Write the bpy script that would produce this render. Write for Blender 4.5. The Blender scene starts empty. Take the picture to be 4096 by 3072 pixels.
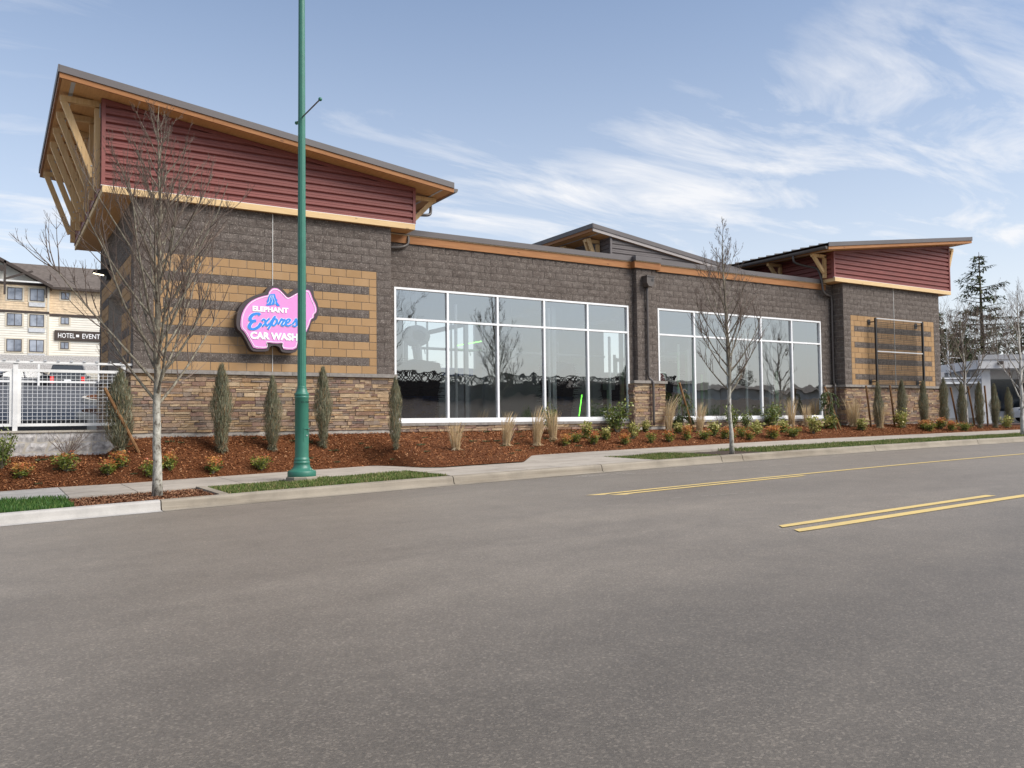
import bpy, bmesh, math, random
from mathutils import Vector, Matrix, noise as mnoise
R = math.radians
SC = bpy.context.scene
COL = SC.collection

# ------------------------------------------------------------------ camera
cam_d = bpy.data.cameras.new('camera'); cam = bpy.data.objects.new('camera', cam_d); COL.objects.link(cam)
cam_d.sensor_width = 36.0; cam_d.lens = 3439.555 / 4096 * 36.0
cam_d.shift_x = -147.74 / 4096; cam_d.shift_y = 8.32 / 4096
cam_d.clip_start = 0.1; cam_d.clip_end = 4000
CAM = Vector((-8.3302, -20.8854, -1.3488))
_y, _p, _r = 0.57707, 0.04465, -0.013165
_f = Vector((math.sin(_y)*math.cos(_p), math.cos(_y)*math.cos(_p), math.sin(_p)))
_rr = Vector((math.cos(_y), -math.sin(_y), 0)); _u = _rr.cross(_f)
_R = math.cos(_r)*_rr + math.sin(_r)*_u; _U = -math.sin(_r)*_rr + math.cos(_r)*_u
cam.matrix_world = Matrix(((_R.x, _U.x, -_f.x, CAM.x), (_R.y, _U.y, -_f.y, CAM.y), (_R.z, _U.z, -_f.z, CAM.z), (0, 0, 0, 1)))
SC.camera = cam
FWD = Vector((_f.x, _f.y, 0)).normalized(); RGT = Vector((_R.x, _R.y, 0)).normalized()

# ------------------------------------------------------------------ sky and sun
SUN_AZ, SUN_EL = R(142), R(44)          # azimuth clockwise from +Y
world = bpy.data.worlds.new('World'); SC.world = world; world.use_nodes = True
wn, wl = world.node_tree.nodes, world.node_tree.links
wn.clear()
def WN(t, **k):
    n = wn.new(t)
    for a, b in k.items(): setattr(n, a, b)
    return n
def wmath(op, a, b=None, c=None, clamp=False):
    n = WN('ShaderNodeMath', operation=op, use_clamp=clamp)
    for i, v in enumerate((a, b, c)):
        if v is None: continue
        if isinstance(v, (int, float)): n.inputs[i].default_value = v
        else: wl.new(v, n.inputs[i])
    return n.outputs[0]
sky = WN('ShaderNodeTexSky', sky_type='NISHITA', sun_disc=False, sun_elevation=SUN_EL, sun_rotation=SUN_AZ, altitude=50, air_density=1.0, dust_density=1.0, ozone_density=2.2)
tc = WN('ShaderNodeTexCoord'); sep = WN('ShaderNodeSeparateXYZ'); wl.new(tc.outputs['Generated'], sep.inputs[0])
zc = wmath('MAXIMUM', sep.outputs[2], 0.0)
den = wmath('ADD', zc, 0.10)
cmb = WN('ShaderNodeCombineXYZ'); wl.new(wmath('DIVIDE', sep.outputs[0], den), cmb.inputs[0]); wl.new(wmath('DIVIDE', sep.outputs[1], den), cmb.inputs[1])
mp = WN('ShaderNodeMapping'); wl.new(cmb.outputs[0], mp.inputs[0]); mp.inputs['Rotation'].default_value = (0, 0, -0.87266); mp.inputs['Scale'].default_value = (0.55, 1.5, 1); mp.inputs['Location'].default_value = (6.0588, 3.6966, 0)
n1 = WN('ShaderNodeTexNoise'); wl.new(mp.outputs[0], n1.inputs['Vector']); n1.inputs['Scale'].default_value = 2.6; n1.inputs['Detail'].default_value = 10; n1.inputs['Roughness'].default_value = 0.62; n1.inputs['Distortion'].default_value = 0.55
mp2 = WN('ShaderNodeMapping'); wl.new(cmb.outputs[0], mp2.inputs[0]); mp2.inputs['Location'].default_value = (33.5117, 54.2589, 0)
n2 = WN('ShaderNodeTexNoise'); wl.new(mp2.outputs[0], n2.inputs['Vector']); n2.inputs['Scale'].default_value = 0.55; n2.inputs['Detail'].default_value = 2
m1 = WN('ShaderNodeMapRange'); wl.new(n1.outputs[0], m1.inputs[0]); m1.inputs[1].default_value = 0.34; m1.inputs[2].default_value = 0.66; m1.clamp = True
m2 = WN('ShaderNodeMapRange'); wl.new(n2.outputs[0], m2.inputs[0]); m2.inputs[1].default_value = 0.36; m2.inputs[2].default_value = 0.58; m2.clamp = True
cl = wmath('MULTIPLY', m1.outputs[0], m2.outputs[0])
cl = wmath('MULTIPLY', cl, 1.0, clamp=True)
hz = wmath('POWER', wmath('SUBTRACT', 1.0, zc), 3.6)              # pale air low down
hz = wmath('MULTIPLY', hz, 0.95)
mskn = wmath('MAXIMUM', wmath('MULTIPLY', cl, 0.90), hz)
scl = WN('ShaderNodeVectorMath', operation='SCALE'); wl.new(sky.outputs[0], scl.inputs[0]); scl.inputs['Scale'].default_value = 1.0
mix = WN('ShaderNodeMix', data_type='RGBA'); wl.new(mskn, mix.inputs[0]); wl.new(scl.outputs[0], mix.inputs[6]); mix.inputs[7].default_value = (5.85, 5.85, 5.95, 1)
bg = WN('ShaderNodeBackground'); wl.new(mix.outputs[2], bg.inputs[0]); bg.inputs[1].default_value = 0.10
wo = WN('ShaderNodeOutputWorld'); wl.new(bg.outputs[0], wo.inputs[0])

sun_d = bpy.data.lights.new('sun', 'SUN'); sun = bpy.data.objects.new('sun', sun_d); COL.objects.link(sun)
sun_d.energy = 3.2; sun_d.angle = R(38); sun_d.color = (1.0, 0.955, 0.89)
sdir = Vector((math.sin(SUN_AZ)*math.cos(SUN_EL), math.cos(SUN_AZ)*math.cos(SUN_EL), math.sin(SUN_EL)))
sun.rotation_euler = sdir.to_track_quat('Z', 'Y').to_euler(); sun.location = (20, -30, 40)
SC.view_settings.view_transform = 'Standard'; SC.view_settings.look = 'None'; SC.view_settings.gamma = 1.0
SC.view_settings.use_curve_mapping = False
SC.view_settings.exposure = 0.75

# ------------------------------------------------------------------ mesh builder
class MB:
    def __init__(s, mx=None): s.v = []; s.f = []; s.mx = mx; s.c = []
    def P(s, p):
        x = s.mx(p[0]) if s.mx else p[0]
        s.v.append((x, p[1], p[2])); return len(s.v)-1
    def face(s, pts, col=None): s.f.append([s.P(p) for p in pts]); s.c.append(col)
    def box(s, x0, x1, y0, y1, z0, z1):
        i = [s.P(p) for p in ((x0,y0,z0),(x1,y0,z0),(x1,y1,z0),(x0,y1,z0),(x0,y0,z1),(x1,y0,z1),(x1,y1,z1),(x0,y1,z1))]
        for q in ((0,1,5,4),(1,2,6,5),(2,3,7,6),(3,0,4,7),(4,5,6,7),(3,2,1,0)): s.f.append([i[k] for k in q]); s.c.append(None)
        return s
    def bar(s, a, b, w, h, up=(0,0,1)):
        a, b = Vector(a), Vector(b); d = (b-a).normalized(); u = Vector(up)
        sd = d.cross(u)
        if sd.length < 1e-4: sd = d.cross(Vector((1,0,0)))
        sd.normalize(); u = sd.cross(d).normalized()
        i = []
        for c in (a, b):
            for q, r in ((-1,-1),(1,-1),(1,1),(-1,1)): i.append(s.P(c + sd*(q*w/2) + u*(r*h/2)))
        for q in ((0,1,2,3),(7,6,5,4),(0,4,5,1),(1,5,6,2),(2,6,7,3),(3,7,4,0)): s.f.append([i[k] for k in q]); s.c.append(None)
        return s
    def tube(s, pts, rad, n=6, cap=True):
        pts = [Vector(p) for p in pts]; m = len(pts)
        if not hasattr(rad, '__len__'): rad = [rad]*m
        d0 = (pts[1]-pts[0]).normalized(); a = d0.cross(Vector((0.31,0.87,0.2)))
        if a.length < 1e-3: a = d0.cross(Vector((1,0,0)))
        a.normalize(); rings = []
        for k in range(m):
            d = (pts[min(k+1,m-1)]-pts[max(k-1,0)]).normalized()
            a = (a - d*a.dot(d)).normalized(); b = d.cross(a)
            rings.append([s.P(pts[k] + (a*math.cos(t)+b*math.sin(t))*rad[k]) for t in [2*math.pi*j/n for j in range(n)]])
        for k in range(m-1):
            for j in range(n):
                s.f.append([rings[k][j], rings[k][(j+1)%n], rings[k+1][(j+1)%n], rings[k+1][j]]); s.c.append(None)
        if cap:
            s.f.append(rings[0][::-1]); s.f.append(rings[-1]); s.c += [None, None]
        return s
    def lathe(s, prof, cx, cy, n=24):
        rings = [[s.P((cx+r*math.cos(2*math.pi*j/n), cy+r*math.sin(2*math.pi*j/n), z)) for j in range(n)] for z, r in prof]
        for k in range(len(prof)-1):
            for j in range(n): s.f.append([rings[k][j], rings[k][(j+1)%n], rings[k+1][(j+1)%n], rings[k+1][j]]); s.c.append(None)
        s.f.append(rings[0][::-1]); s.f.append(rings[-1]); s.c += [None, None]
        return s
    def prism(s, poly, fn, d0, d1):
        # poly 2-D points, fn(u, v, d) -> 3-D point
        a = [s.P(fn(u, v, d0)) for u, v in poly]; b = [s.P(fn(u, v, d1)) for u, v in poly]; n = len(poly)
        s.f.append(a[::-1]); s.f.append(b); s.c += [None, None]
        for k in range(n): s.f.append([a[k], a[(k+1)%n], b[(k+1)%n], b[k]]); s.c.append(None)
        return s
    def data(s, name, mat=None, smooth=False):
        m = bpy.data.meshes.new(name); m.from_pydata(s.v, [], s.f); m.validate(verbose=False)
        if mat: m.materials.append(mat)
        if smooth: m.shade_smooth()
        m.update(); return m
    def build(s, name, mat, parent=None, smooth=False, kind=None, label=None, loc=None):
        return link(name, s.data(name, mat, smooth), parent, kind, label, loc)

def link(name, data, parent=None, kind=None, label=None, loc=None):
    o = bpy.data.objects.new(name, data); COL.objects.link(o)
    if loc is not None: o.location = loc
    if parent is not None: attach(o, parent)
    if kind: o['kind'] = kind
    if label: o['label'] = label
    return o
_inv = {}
def attach(o, parent):
    o.parent = parent
    if parent.name not in _inv:
        w = Matrix.Identity(4); q = parent; ch = []
        while q is not None: ch.append(q); q = q.parent
        for q in reversed(ch): w = w @ q.matrix_parent_inverse @ q.matrix_basis
        _inv[parent.name] = w.inverted()
    o.matrix_parent_inverse = _inv[parent.name]
def tag(o, label, cat, group=None):
    o['label'] = label; o['category'] = cat
    if group: o['group'] = group
    return o
def thing(name, label, cat, loc=(0,0,0), group=None):
    o = bpy.data.objects.new(name, None); COL.objects.link(o); o.location = loc; o.empty_display_size = 0.2
    return tag(o, label, cat, group)
def local_thing(name, parts, label, cat, loc, rz=0, sc=1, group=None):
    # parts: list of (part name, mesh data[, [(sub name, mesh)...]]) in local space
    o = bpy.data.objects.new(name, None); COL.objects.link(o); o.location = loc; o.rotation_euler = (0,0,rz)
    o.scale = (sc,)*3 if not hasattr(sc,'__len__') else sc
    tag(o, label, cat, group)
    for p in parts:
        c = bpy.data.objects.new(p[0], p[1]); COL.objects.link(c); c.parent = o
        for sname, sd in (p[2] if len(p) > 2 else []):
            e = bpy.data.objects.new(sname, sd); COL.objects.link(e); e.parent = c
    return o
ORD = ['first','second','third','fourth','fifth','sixth','seventh','eighth','ninth','tenth','eleventh','twelfth','thirteenth','fourteenth','fifteenth','sixteenth']

# ------------------------------------------------------------------ materials
class NT:
    def __init__(s, name):
        s.m = bpy.data.materials.new(name); s.m.use_nodes = True
        s.n = s.m.node_tree.nodes; s.l = s.m.node_tree.links; s.n.clear()
        s.out = s.n.new('ShaderNodeOutputMaterial')
    def N(s, t, **k):
        n = s.n.new(t)
        for a, b in k.items():
            if a.startswith('i_'): n.inputs[a[2:]].default_value = b
            else: setattr(n, a, b)
        return n
    def L(s, a, b): s.l.new(a, b)
    def pos(s):
        return s.N('ShaderNodeNewGeometry').outputs['Position']
    def objc(s): return s.N('ShaderNodeTexCoord').outputs['Object']
    def noise(s, vec, scale, detail=3, rough=0.55, dist=0.0, stretch=None):
        if stretch:
            mp = s.N('ShaderNodeMapping'); mp.inputs['Scale'].default_value = stretch; s.L(vec, mp.inputs[0]); vec = mp.outputs[0]
        n = s.N('ShaderNodeTexNoise'); n.inputs['Scale'].default_value = scale; n.inputs['Detail'].default_value = detail
        n.inputs['Roughness'].default_value = rough; n.inputs['Distortion'].default_value = dist
        s.L(vec, n.inputs['Vector']); return n.outputs[0]
    def ramp(s, fac, stops):
        r = s.N('ShaderNodeValToRGB'); e = r.color_ramp.elements
        while len(e) < len(stops): e.new(0.5)
        for k, (p, c) in enumerate(stops): e[k].position = p; e[k].color = (*c, 1) if len(c) == 3 else c
        s.L(fac, r.inputs[0]); return r.outputs[0]
    def mix(s, fac, a, b, mode='MIX'):
        m = s.N('ShaderNodeMix', data_type='RGBA', blend_type=mode)
        for v, i in ((fac, 0), (a, 6), (b, 7)):
            if isinstance(v, (int, float)): m.inputs[i].default_value = v
            elif isinstance(v, tuple): m.inputs[i].default_value = (*v, 1)
            else: s.L(v, m.inputs[i])
        return m.outputs[2]
    def math(s, op, a, b=None, clamp=False):
        m = s.N('ShaderNodeMath', operation=op, use_clamp=clamp)
        for i, v in enumerate((a, b)):
            if v is None: continue
            if isinstance(v, (int, float)): m.inputs[i].default_value = v
            else: s.L(v, m.inputs[i])
        return m.outputs[0]
    def rng(s, src):
        if src == 'obj': return s.N('ShaderNodeObjectInfo').outputs['Random']
        return s.N('ShaderNodeNewGeometry').outputs['Random Per Island']
    def bsdf(s, col, rough=0.8, spec=0.3, bump=None, bstr=0.3, bdist=0.01, metal=0.0, emit=None, estr=0.0, trans=0.0, sheen=0):
        b = s.N('ShaderNodeBsdfPrincipled')
        if isinstance(col, tuple): b.inputs['Base Color'].default_value = (*col, 1)
        else: s.L(col, b.inputs['Base Color'])
        if isinstance(rough, (int, float)): b.inputs['Roughness'].default_value = rough
        else: s.L(rough, b.inputs['Roughness'])
        b.inputs['Specular IOR Level'].default_value = spec; b.inputs['Metallic'].default_value = metal
        if bump is not None:
            n = s.N('ShaderNodeBump'); n.inputs['Strength'].default_value = bstr; n.inputs['Distance'].default_value = bdist
            s.L(bump, n.inputs['Height']); s.L(n.outputs[0], b.inputs['Normal'])
        if emit is not None:
            b.inputs['Emission Color'].default_value = (*emit, 1); b.inputs['Emission Strength'].default_value = estr
        s.L(b.outputs[0], s.out.inputs[0]); return s.m
M = {}
def simple(name, c, rough=0.7, spec=0.3, metal=0.0, var=0.12, scale=6.0, bump=0.15, emit=None, estr=0):
    t = NT(name); nz = t.noise(t.pos(), scale, 4)
    col = t.ramp(nz, [(0.3, tuple(v*(1-var) for v in c)), (0.7, tuple(min(1, v*(1+var)) for v in c))])
    M[name] = t.bsdf(col, rough, spec, t.noise(t.pos(), scale*12, 2), bump, 0.004, metal, emit, estr); return M[name]
def split_face(name, src):
    t = NT(name); p = t.pos(); r = t.rng(src)
    a = t.noise(p, 9, 4, 0.65); b = t.noise(p, 42, 4, 0.75)
    col = t.ramp(b, [(0.30, (0.047,0.037,0.032)), (0.5, (0.098,0.080,0.070)), (0.74, (0.185,0.157,0.140))])
    col = t.mix(0.40, col, t.ramp(r, [(0, (0.085,0.068,0.058)), (0.5, (0.118,0.096,0.083)), (1, (0.14,0.118,0.104))]))
    v = t.N('ShaderNodeTexVoronoi', feature='F1'); v.inputs['Scale'].default_value = 62; t.L(p, v.inputs['Vector'])
    sx = t.N('ShaderNodeSeparateColor'); t.L(v.outputs['Color'], sx.inputs[0])
    spk = t.math('MULTIPLY', t.math('GREATER_THAN', sx.outputs[0], 0.88), t.math('LESS_THAN', v.outputs['Distance'], 0.42))
    col = t.mix(t.math('MULTIPLY', spk, 0.8), col, (0.46,0.41,0.36))
    dust = t.math('MULTIPLY', t.math('SUBTRACT', a, 0.45, True), 1.1, True)
    col = t.mix(dust, col, (0.24,0.21,0.185))
    M[name] = t.bsdf(col, 0.93, 0.2, t.noise(p, 55, 4, 0.7), 0.9, 0.014); return M[name]
def smooth_block(name, src):
    t = NT(name); p = t.pos(); r = t.rng(src)
    col = t.ramp(r, [(0, (0.285,0.175,0.086)), (0.5, (0.315,0.195,0.098)), (1, (0.34,0.215,0.112))])
    col = t.mix(t.math('MULTIPLY', t.noise(p, 3.0, 4, 0.6), 0.45), col, (0.40,0.25,0.125))
    col = t.mix(t.math('MULTIPLY', t.math('SUBTRACT', t.noise(p, 1.1, 3, 0.6, 0, (1,1,0.4)), 0.5, True), 1.3, True), col, (0.47,0.34,0.22))
    col = t.mix(t.math('MULTIPLY', t.math('SUBTRACT', t.noise(p, 120, 2), 0.52, True), 0.9, True), col, (0.20,0.11,0.05))
    M[name] = t.bsdf(col, 0.9, 0.2, t.noise(p, 140, 3), 0.35, 0.003); return M[name]
def stone_mat(name, src):
    t = NT(name); p = t.pos(); r = t.rng(src)
    col = t.ramp(r, [(0.0,(0.34,0.225,0.125)),(0.13,(0.43,0.315,0.195)),(0.27,(0.30,0.205,0.135)),(0.40,(0.225,0.135,0.105)),(0.52,(0.40,0.275,0.155)),(0.60,(0.125,0.10,0.092)),(0.70,(0.25,0.19,0.145)),(0.80,(0.165,0.088,0.078)),(0.92,(0.36,0.225,0.105)),(1.0,(0.46,0.36,0.24))])
    col = t.mix(t.math('MULTIPLY', t.noise(p, 14, 4, 0.65), 0.38), col, t.ramp(t.noise(p, 30, 3, 0.7), [(0.35,(0.11,0.08,0.065)),(0.65,(0.40,0.31,0.22))]))
    col = t.mix(t.math('MULTIPLY', t.math('SUBTRACT', t.noise(p, 7, 3), 0.58, True), 2.0, True), col, (0.42,0.37,0.33))
    M[name] = t.bsdf(col, 0.88, 0.25, t.noise(p, 38, 5, 0.72), 0.85, 0.012); return M[name]
def wood(name, c1, c2, c3, axis='x', src='obj', knots=True, rough=0.62):
    t = NT(name); p = t.pos()
    st = {'x': (0.55, 9, 9), 'y': (9, 0.55, 9), 'z': (9, 9, 0.55)}[axis]
    g = t.noise(p, 3.2, 5, 0.62, 0.8, st)
    col = t.ramp(g, [(0.28, c1), (0.5, c2), (0.75, c3)])
    col = t.mix(0.28, col, t.ramp(t.rng(src), [(0, c1), (1, c3)]))
    if knots:
        v = t.N('ShaderNodeTexVoronoi'); v.inputs['Scale'].default_value = 2.1
        mp = t.N('ShaderNodeMapping'); mp.inputs['Scale'].default_value = {'x': (0.8,2.4,2.4), 'y': (2.4,0.8,2.4), 'z': (2.4,2.4,0.8)}[axis]; t.L(p, mp.inputs[0]); t.L(mp.outputs[0], v.inputs['Vector'])
        k = t.math('LESS_THAN', v.outputs['Distance'], 0.085)
        col = t.mix(t.math('MULTIPLY', k, 0.65), col, tuple(v_*0.35 for v_ in c1))
    M[name] = t.bsdf(col, rough, 0.3, g, 0.25, 0.004); return M[name]
split_face('split_obj', 'obj'); split_face('split_isl', 'isl'); smooth_block('tan_obj', 'obj'); smooth_block('tan_isl', 'isl')
stone_mat('stone_obj', 'obj'); stone_mat('stone_isl', 'isl')
simple('mortar', (0.27,0.235,0.205), 0.95, 0.1, var=0.2, scale=20)
simple('cap_stone', (0.235,0.215,0.195), 0.9, 0.2, var=0.22, scale=9, bump=0.4)
simple('foundation', (0.36,0.335,0.30), 0.95, 0.15, var=0.2, scale=5, bump=0.3)
wood('fascia_wood', (0.205,0.078,0.025), (0.285,0.120,0.038), (0.36,0.170,0.068), 'x')
wood('fascia_wood_y', (0.205,0.078,0.025), (0.285,0.120,0.038), (0.36,0.170,0.068), 'y')
wood('beam_wood', (0.50,0.33,0.15), (0.60,0.42,0.215), (0.66,0.49,0.275), 'x')
wood('beam_wood_y', (0.50,0.33,0.15), (0.60,0.42,0.215), (0.66,0.49,0.275), 'y')
wood('brace_wood', (0.50,0.31,0.135), (0.62,0.415,0.20), (0.68,0.49,0.27), 'z')
wood('soffit_ply', (0.40,0.205,0.078), (0.50,0.27,0.108), (0.56,0.32,0.14), 'y', knots=False)
wood('pale_wood', (0.55,0.40,0.24), (0.62,0.47,0.29), (0.68,0.53,0.35), 'x', knots=False)
def metal_paint(name, c, rough=0.45, spec=0.45, var=0.1):
    t = NT(name); p = t.pos(); nz = t.noise(p, 1.6, 4, 0.6, 0, (0.6,0.6,1.6))
    col = t.ramp(nz, [(0.3, tuple(v*(1-var) for v in c)), (0.7, tuple(v*(1+var) for v in c))])
    rg = t.N('ShaderNodeMapRange'); t.L(t.noise(p, 5, 3), rg.inputs[0]); rg.inputs[3].default_value = rough-0.08; rg.inputs[4].default_value = rough+0.1
    M[name] = t.bsdf(col, rg.outputs[0], spec, t.noise(p, 3.0, 2), 0.12, 0.01); return M[name]
metal_paint('red_siding', (0.205,0.060,0.050), 0.5, 0.4)
metal_paint('grey_siding', (0.115,0.100,0.098), 0.5, 0.4)
metal_paint('flashing', (0.105,0.093,0.092), 0.45, 0.4)
metal_paint('roof_metal', (0.115,0.100,0.095), 0.45, 0.4)
metal_paint('light_fascia', (0.31,0.28,0.265), 0.5, 0.4)
metal_paint('bronze_pipe', (0.085,0.072,0.065), 0.4, 0.5)
metal_paint('white_alu', (0.74,0.745,0.75), 0.38, 0.5, 0.04)
metal_paint('white_paint', (0.66,0.655,0.64), 0.55, 0.4, 0.14)
metal_paint('pole_green', (0.030,0.150,0.105), 0.42, 0.5, 0.12)
metal_paint('black_metal', (0.022,0.020,0.019), 0.5, 0.4)
metal_paint('galv', (0.42,0.43,0.44), 0.45, 0.5, 0.15)
metal_paint('steel', (0.55,0.57,0.58), 0.35, 0.5, 0.1)
simple('caulk', (0.66,0.65,0.62), 0.8, 0.2)
def asphalt(name, base):
    t = NT(name); p = t.pos()
    v = t.N('ShaderNodeTexVoronoi'); v.inputs['Scale'].default_value = 95; t.L(p, v.inputs['Vector'])
    sx = t.N('ShaderNodeSeparateColor'); t.L(v.outputs['Color'], sx.inputs[0])
    agg = t.ramp(sx.outputs[0], [(0.0, tuple(x*0.55 for x in base)), (0.5, base), (0.85, tuple(x*1.45 for x in base)), (1.0, tuple(x*2.6 for x in base))])
    col = t.mix(0.40, base, agg)
    v2 = t.N('ShaderNodeTexVoronoi'); v2.inputs['Scale'].default_value = 32; t.L(p, v2.inputs['Vector'])
    s2 = t.N('ShaderNodeSeparateColor'); t.L(v2.outputs['Color'], s2.inputs[0])
    chips = t.math('MULTIPLY', t.math('GREATER_THAN', s2.outputs[1], 0.93), t.math('LESS_THAN', v2.outputs['Distance'], 0.30))
    col = t.mix(t.math('MULTIPLY', chips, 0.35), col, tuple(min(1, x*2.5) for x in base))
    big = t.noise(p, 0.32, 5, 0.6, 0.3, (0.35, 1.0, 1.0))
    col = t.mix(0.7, col, t.ramp(big, [(0.30, (0.66,0.65,0.64)), (0.5, (0.93,0.93,0.93)), (0.70, (1.18,1.17,1.15))]), 'MULTIPLY')
    med = t.noise(p, 2.3, 4, 0.7)
    col = t.mix(0.4, col, t.ramp(med, [(0.32, (0.72,0.71,0.70)), (0.66, (1.13,1.12,1.11))]), 'MULTIPLY')
    if name == 'asphalt':                       # vignette-like shade painted into the colour, darker toward the camera
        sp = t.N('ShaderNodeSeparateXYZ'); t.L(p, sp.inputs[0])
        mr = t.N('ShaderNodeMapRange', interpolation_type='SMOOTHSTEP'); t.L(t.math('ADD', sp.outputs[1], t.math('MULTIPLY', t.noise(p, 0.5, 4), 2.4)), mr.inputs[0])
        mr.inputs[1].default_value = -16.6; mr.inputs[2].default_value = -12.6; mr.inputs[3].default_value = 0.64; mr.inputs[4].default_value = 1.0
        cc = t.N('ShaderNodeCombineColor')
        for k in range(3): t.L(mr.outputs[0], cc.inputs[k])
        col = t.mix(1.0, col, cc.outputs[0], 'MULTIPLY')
    M[name] = t.bsdf(col, 0.60, 0.55, t.noise(p, 150, 3, 0.7), 0.35, 0.006); return M[name]
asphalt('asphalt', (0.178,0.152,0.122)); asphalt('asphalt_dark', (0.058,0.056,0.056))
def concrete(name, c, stain=0.5):
    t = NT(name); p = t.pos()
    n = t.noise(p, 2.2, 5, 0.65); f = t.noise(p, 60, 3, 0.7)
    col = t.ramp(n, [(0.28, tuple(v*0.80 for v in c)), (0.5, c), (0.75, tuple(min(1, v*1.12) for v in c))])
    st = t.noise(p, 1.4, 4, 0.6, 0.5, (0.25, 2.2, 3.0))
    col = t.mix(stain, col, t.ramp(st, [(0.30, (0.66,0.63,0.59)), (0.52, (1,1,1)), (1, (1.05,1.04,1.02))]), 'MULTIPLY')
    col = t.mix(0.25, col, t.ramp(f, [(0.3, (0.7,0.69,0.67)), (0.7, (1.12,1.12,1.1))]), 'MULTIPLY')
    M[name] = t.bsdf(col, 0.9, 0.25, f, 0.3, 0.004); return M[name]
concrete('conc_new', (0.40,0.38,0.355), 0.8); concrete('conc_old', (0.275,0.240,0.192), 0.95); concrete('conc_walk', (0.365,0.325,0.278), 0.7); concrete('conc_slab', (0.46,0.42,0.36), 0.4)
def paint(name, c):
    t = NT(name); p = t.pos()
    w = t.noise(p, 26, 4, 0.75); w2 = t.noise(p, 3.5, 3)
    col = t.mix(t.math('MULTIPLY', t.math('SUBTRACT', w, 0.50, True), 1.6, True), c, tuple(v*0.55+0.06 for v in c))
    col = t.mix(t.math('MULTIPLY', t.math('SUBTRACT', w2, 0.50, True), 1.2, True), col, (0.30,0.25,0.17))
    M[name] = t.bsdf(col, 0.7, 0.35, w, 0.3, 0.003); return M[name]
paint('yellow_paint', (0.60,0.44,0.165)); paint('chalk_paint', (0.50,0.455,0.40))
def leafy(name, stops, rough=0.6, trans=0.25, src='isl', spec=0.25):
    t = NT(name); col = t.ramp(t.rng(src), stops)
    b = t.N('ShaderNodeBsdfPrincipled'); t.L(col, b.inputs['Base Color']); b.inputs['Roughness'].default_value = rough; b.inputs['Specular IOR Level'].default_value = spec
    tr = t.N('ShaderNodeBsdfTranslucent'); t.L(col, tr.inputs[0])
    mx = t.N('ShaderNodeMixShader'); mx.inputs[0].default_value = trans; t.L(b.outputs[0], mx.inputs[1]); t.L(tr.outputs[0], mx.inputs[2])
    t.L(mx.outputs[0], t.out.inputs[0]); M[name] = t.m; return t.m
leafy('mulch_chip', [(0,(0.090,0.033,0.015)),(0.3,(0.192,0.070,0.028)),(0.65,(0.288,0.115,0.046)),(0.9,(0.384,0.173,0.077)),(1,(0.538,0.307,0.166))], 0.9, 0.0, spec=0.1)
leafy('mulch_chip_dark', [(0,(0.069,0.030,0.017)),(0.4,(0.144,0.063,0.034)),(0.75,(0.230,0.115,0.063)),(1,(0.414,0.253,0.149))], 0.9, 0.0, spec=0.1)
t = NT('mulch_soil'); p_ = t.pos(); M['mulch_soil'] = t.bsdf(t.ramp(t.noise(p_, 45, 5, 0.75), [(0.3,(0.045,0.018,0.010)),(0.5,(0.125,0.047,0.020)),(0.72,(0.22,0.09,0.038))]), 0.95, 0.1, t.noise(p_, 60, 4, 0.7), 1.0, 0.03)
simple('dark_soil', (0.070,0.052,0.042), 0.95, 0.1, var=0.4, scale=18, bump=0.8)
leafy('grass_fresh', [(0,(0.030,0.085,0.018)),(0.4,(0.052,0.125,0.026)),(0.8,(0.085,0.165,0.035)),(1,(0.14,0.19,0.055))], 0.55, 0.3)
leafy('grass_worn', [(0,(0.055,0.110,0.022)),(0.35,(0.105,0.165,0.035)),(0.65,(0.165,0.195,0.055)),(0.85,(0.26,0.23,0.10)),(1,(0.36,0.29,0.15))], 0.6, 0.3)
simple('turf_soil', (0.075,0.085,0.030), 0.95, 0.1, var=0.4, scale=9, bump=0.6)
leafy('juniper', [(0,(0.078,0.081,0.044)),(0.3,(0.140,0.140,0.081)),(0.58,(0.215,0.215,0.137)),(0.78,(0.286,0.293,0.215)),(0.9,(0.215,0.137,0.072)),(1,(0.390,0.286,0.156))], 0.7, 0.15)
leafy('cedar', [(0,(0.038,0.062,0.022)),(0.5,(0.075,0.105,0.035)),(0.85,(0.12,0.135,0.05)),(1,(0.17,0.13,0.06))], 0.6, 0.2)
leafy('laurel', [(0,(0.055,0.090,0.020)),(0.45,(0.115,0.160,0.036)),(0.8,(0.20,0.235,0.058)),(1,(0.33,0.32,0.095))], 0.42, 0.25, spec=0.4)
leafy('variegated', [(0,(0.16,0.19,0.040)),(0.35,(0.30,0.31,0.075)),(0.7,(0.48,0.43,0.15)),(1,(0.62,0.54,0.27))], 0.5, 0.25, spec=0.3)
leafy('nandina_green', [(0,(0.065,0.105,0.020)),(0.5,(0.17,0.215,0.040)),(1,(0.34,0.33,0.07))], 0.5, 0.25, spec=0.3)
leafy('nandina_red', [(0,(0.42,0.11,0.045)),(0.4,(0.52,0.21,0.06)),(0.75,(0.50,0.33,0.085)),(1,(0.60,0.17,0.11))], 0.5, 0.25, spec=0.3)
leafy('reed', [(0,(0.38,0.26,0.135)),(0.4,(0.54,0.40,0.225)),(0.8,(0.66,0.53,0.33)),(1,(0.74,0.64,0.46))], 0.7, 0.25)
leafy('sprig', [(0,(0.045,0.060,0.022)),(0.6,(0.09,0.105,0.045)),(1,(0.15,0.14,0.08))], 0.6, 0.2)
leafy('conifer', [(0,(0.018,0.030,0.010)),(0.5,(0.042,0.060,0.018)),(0.85,(0.080,0.098,0.030)),(1,(0.105,0.095,0.05))], 0.7, 0.15)
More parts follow.
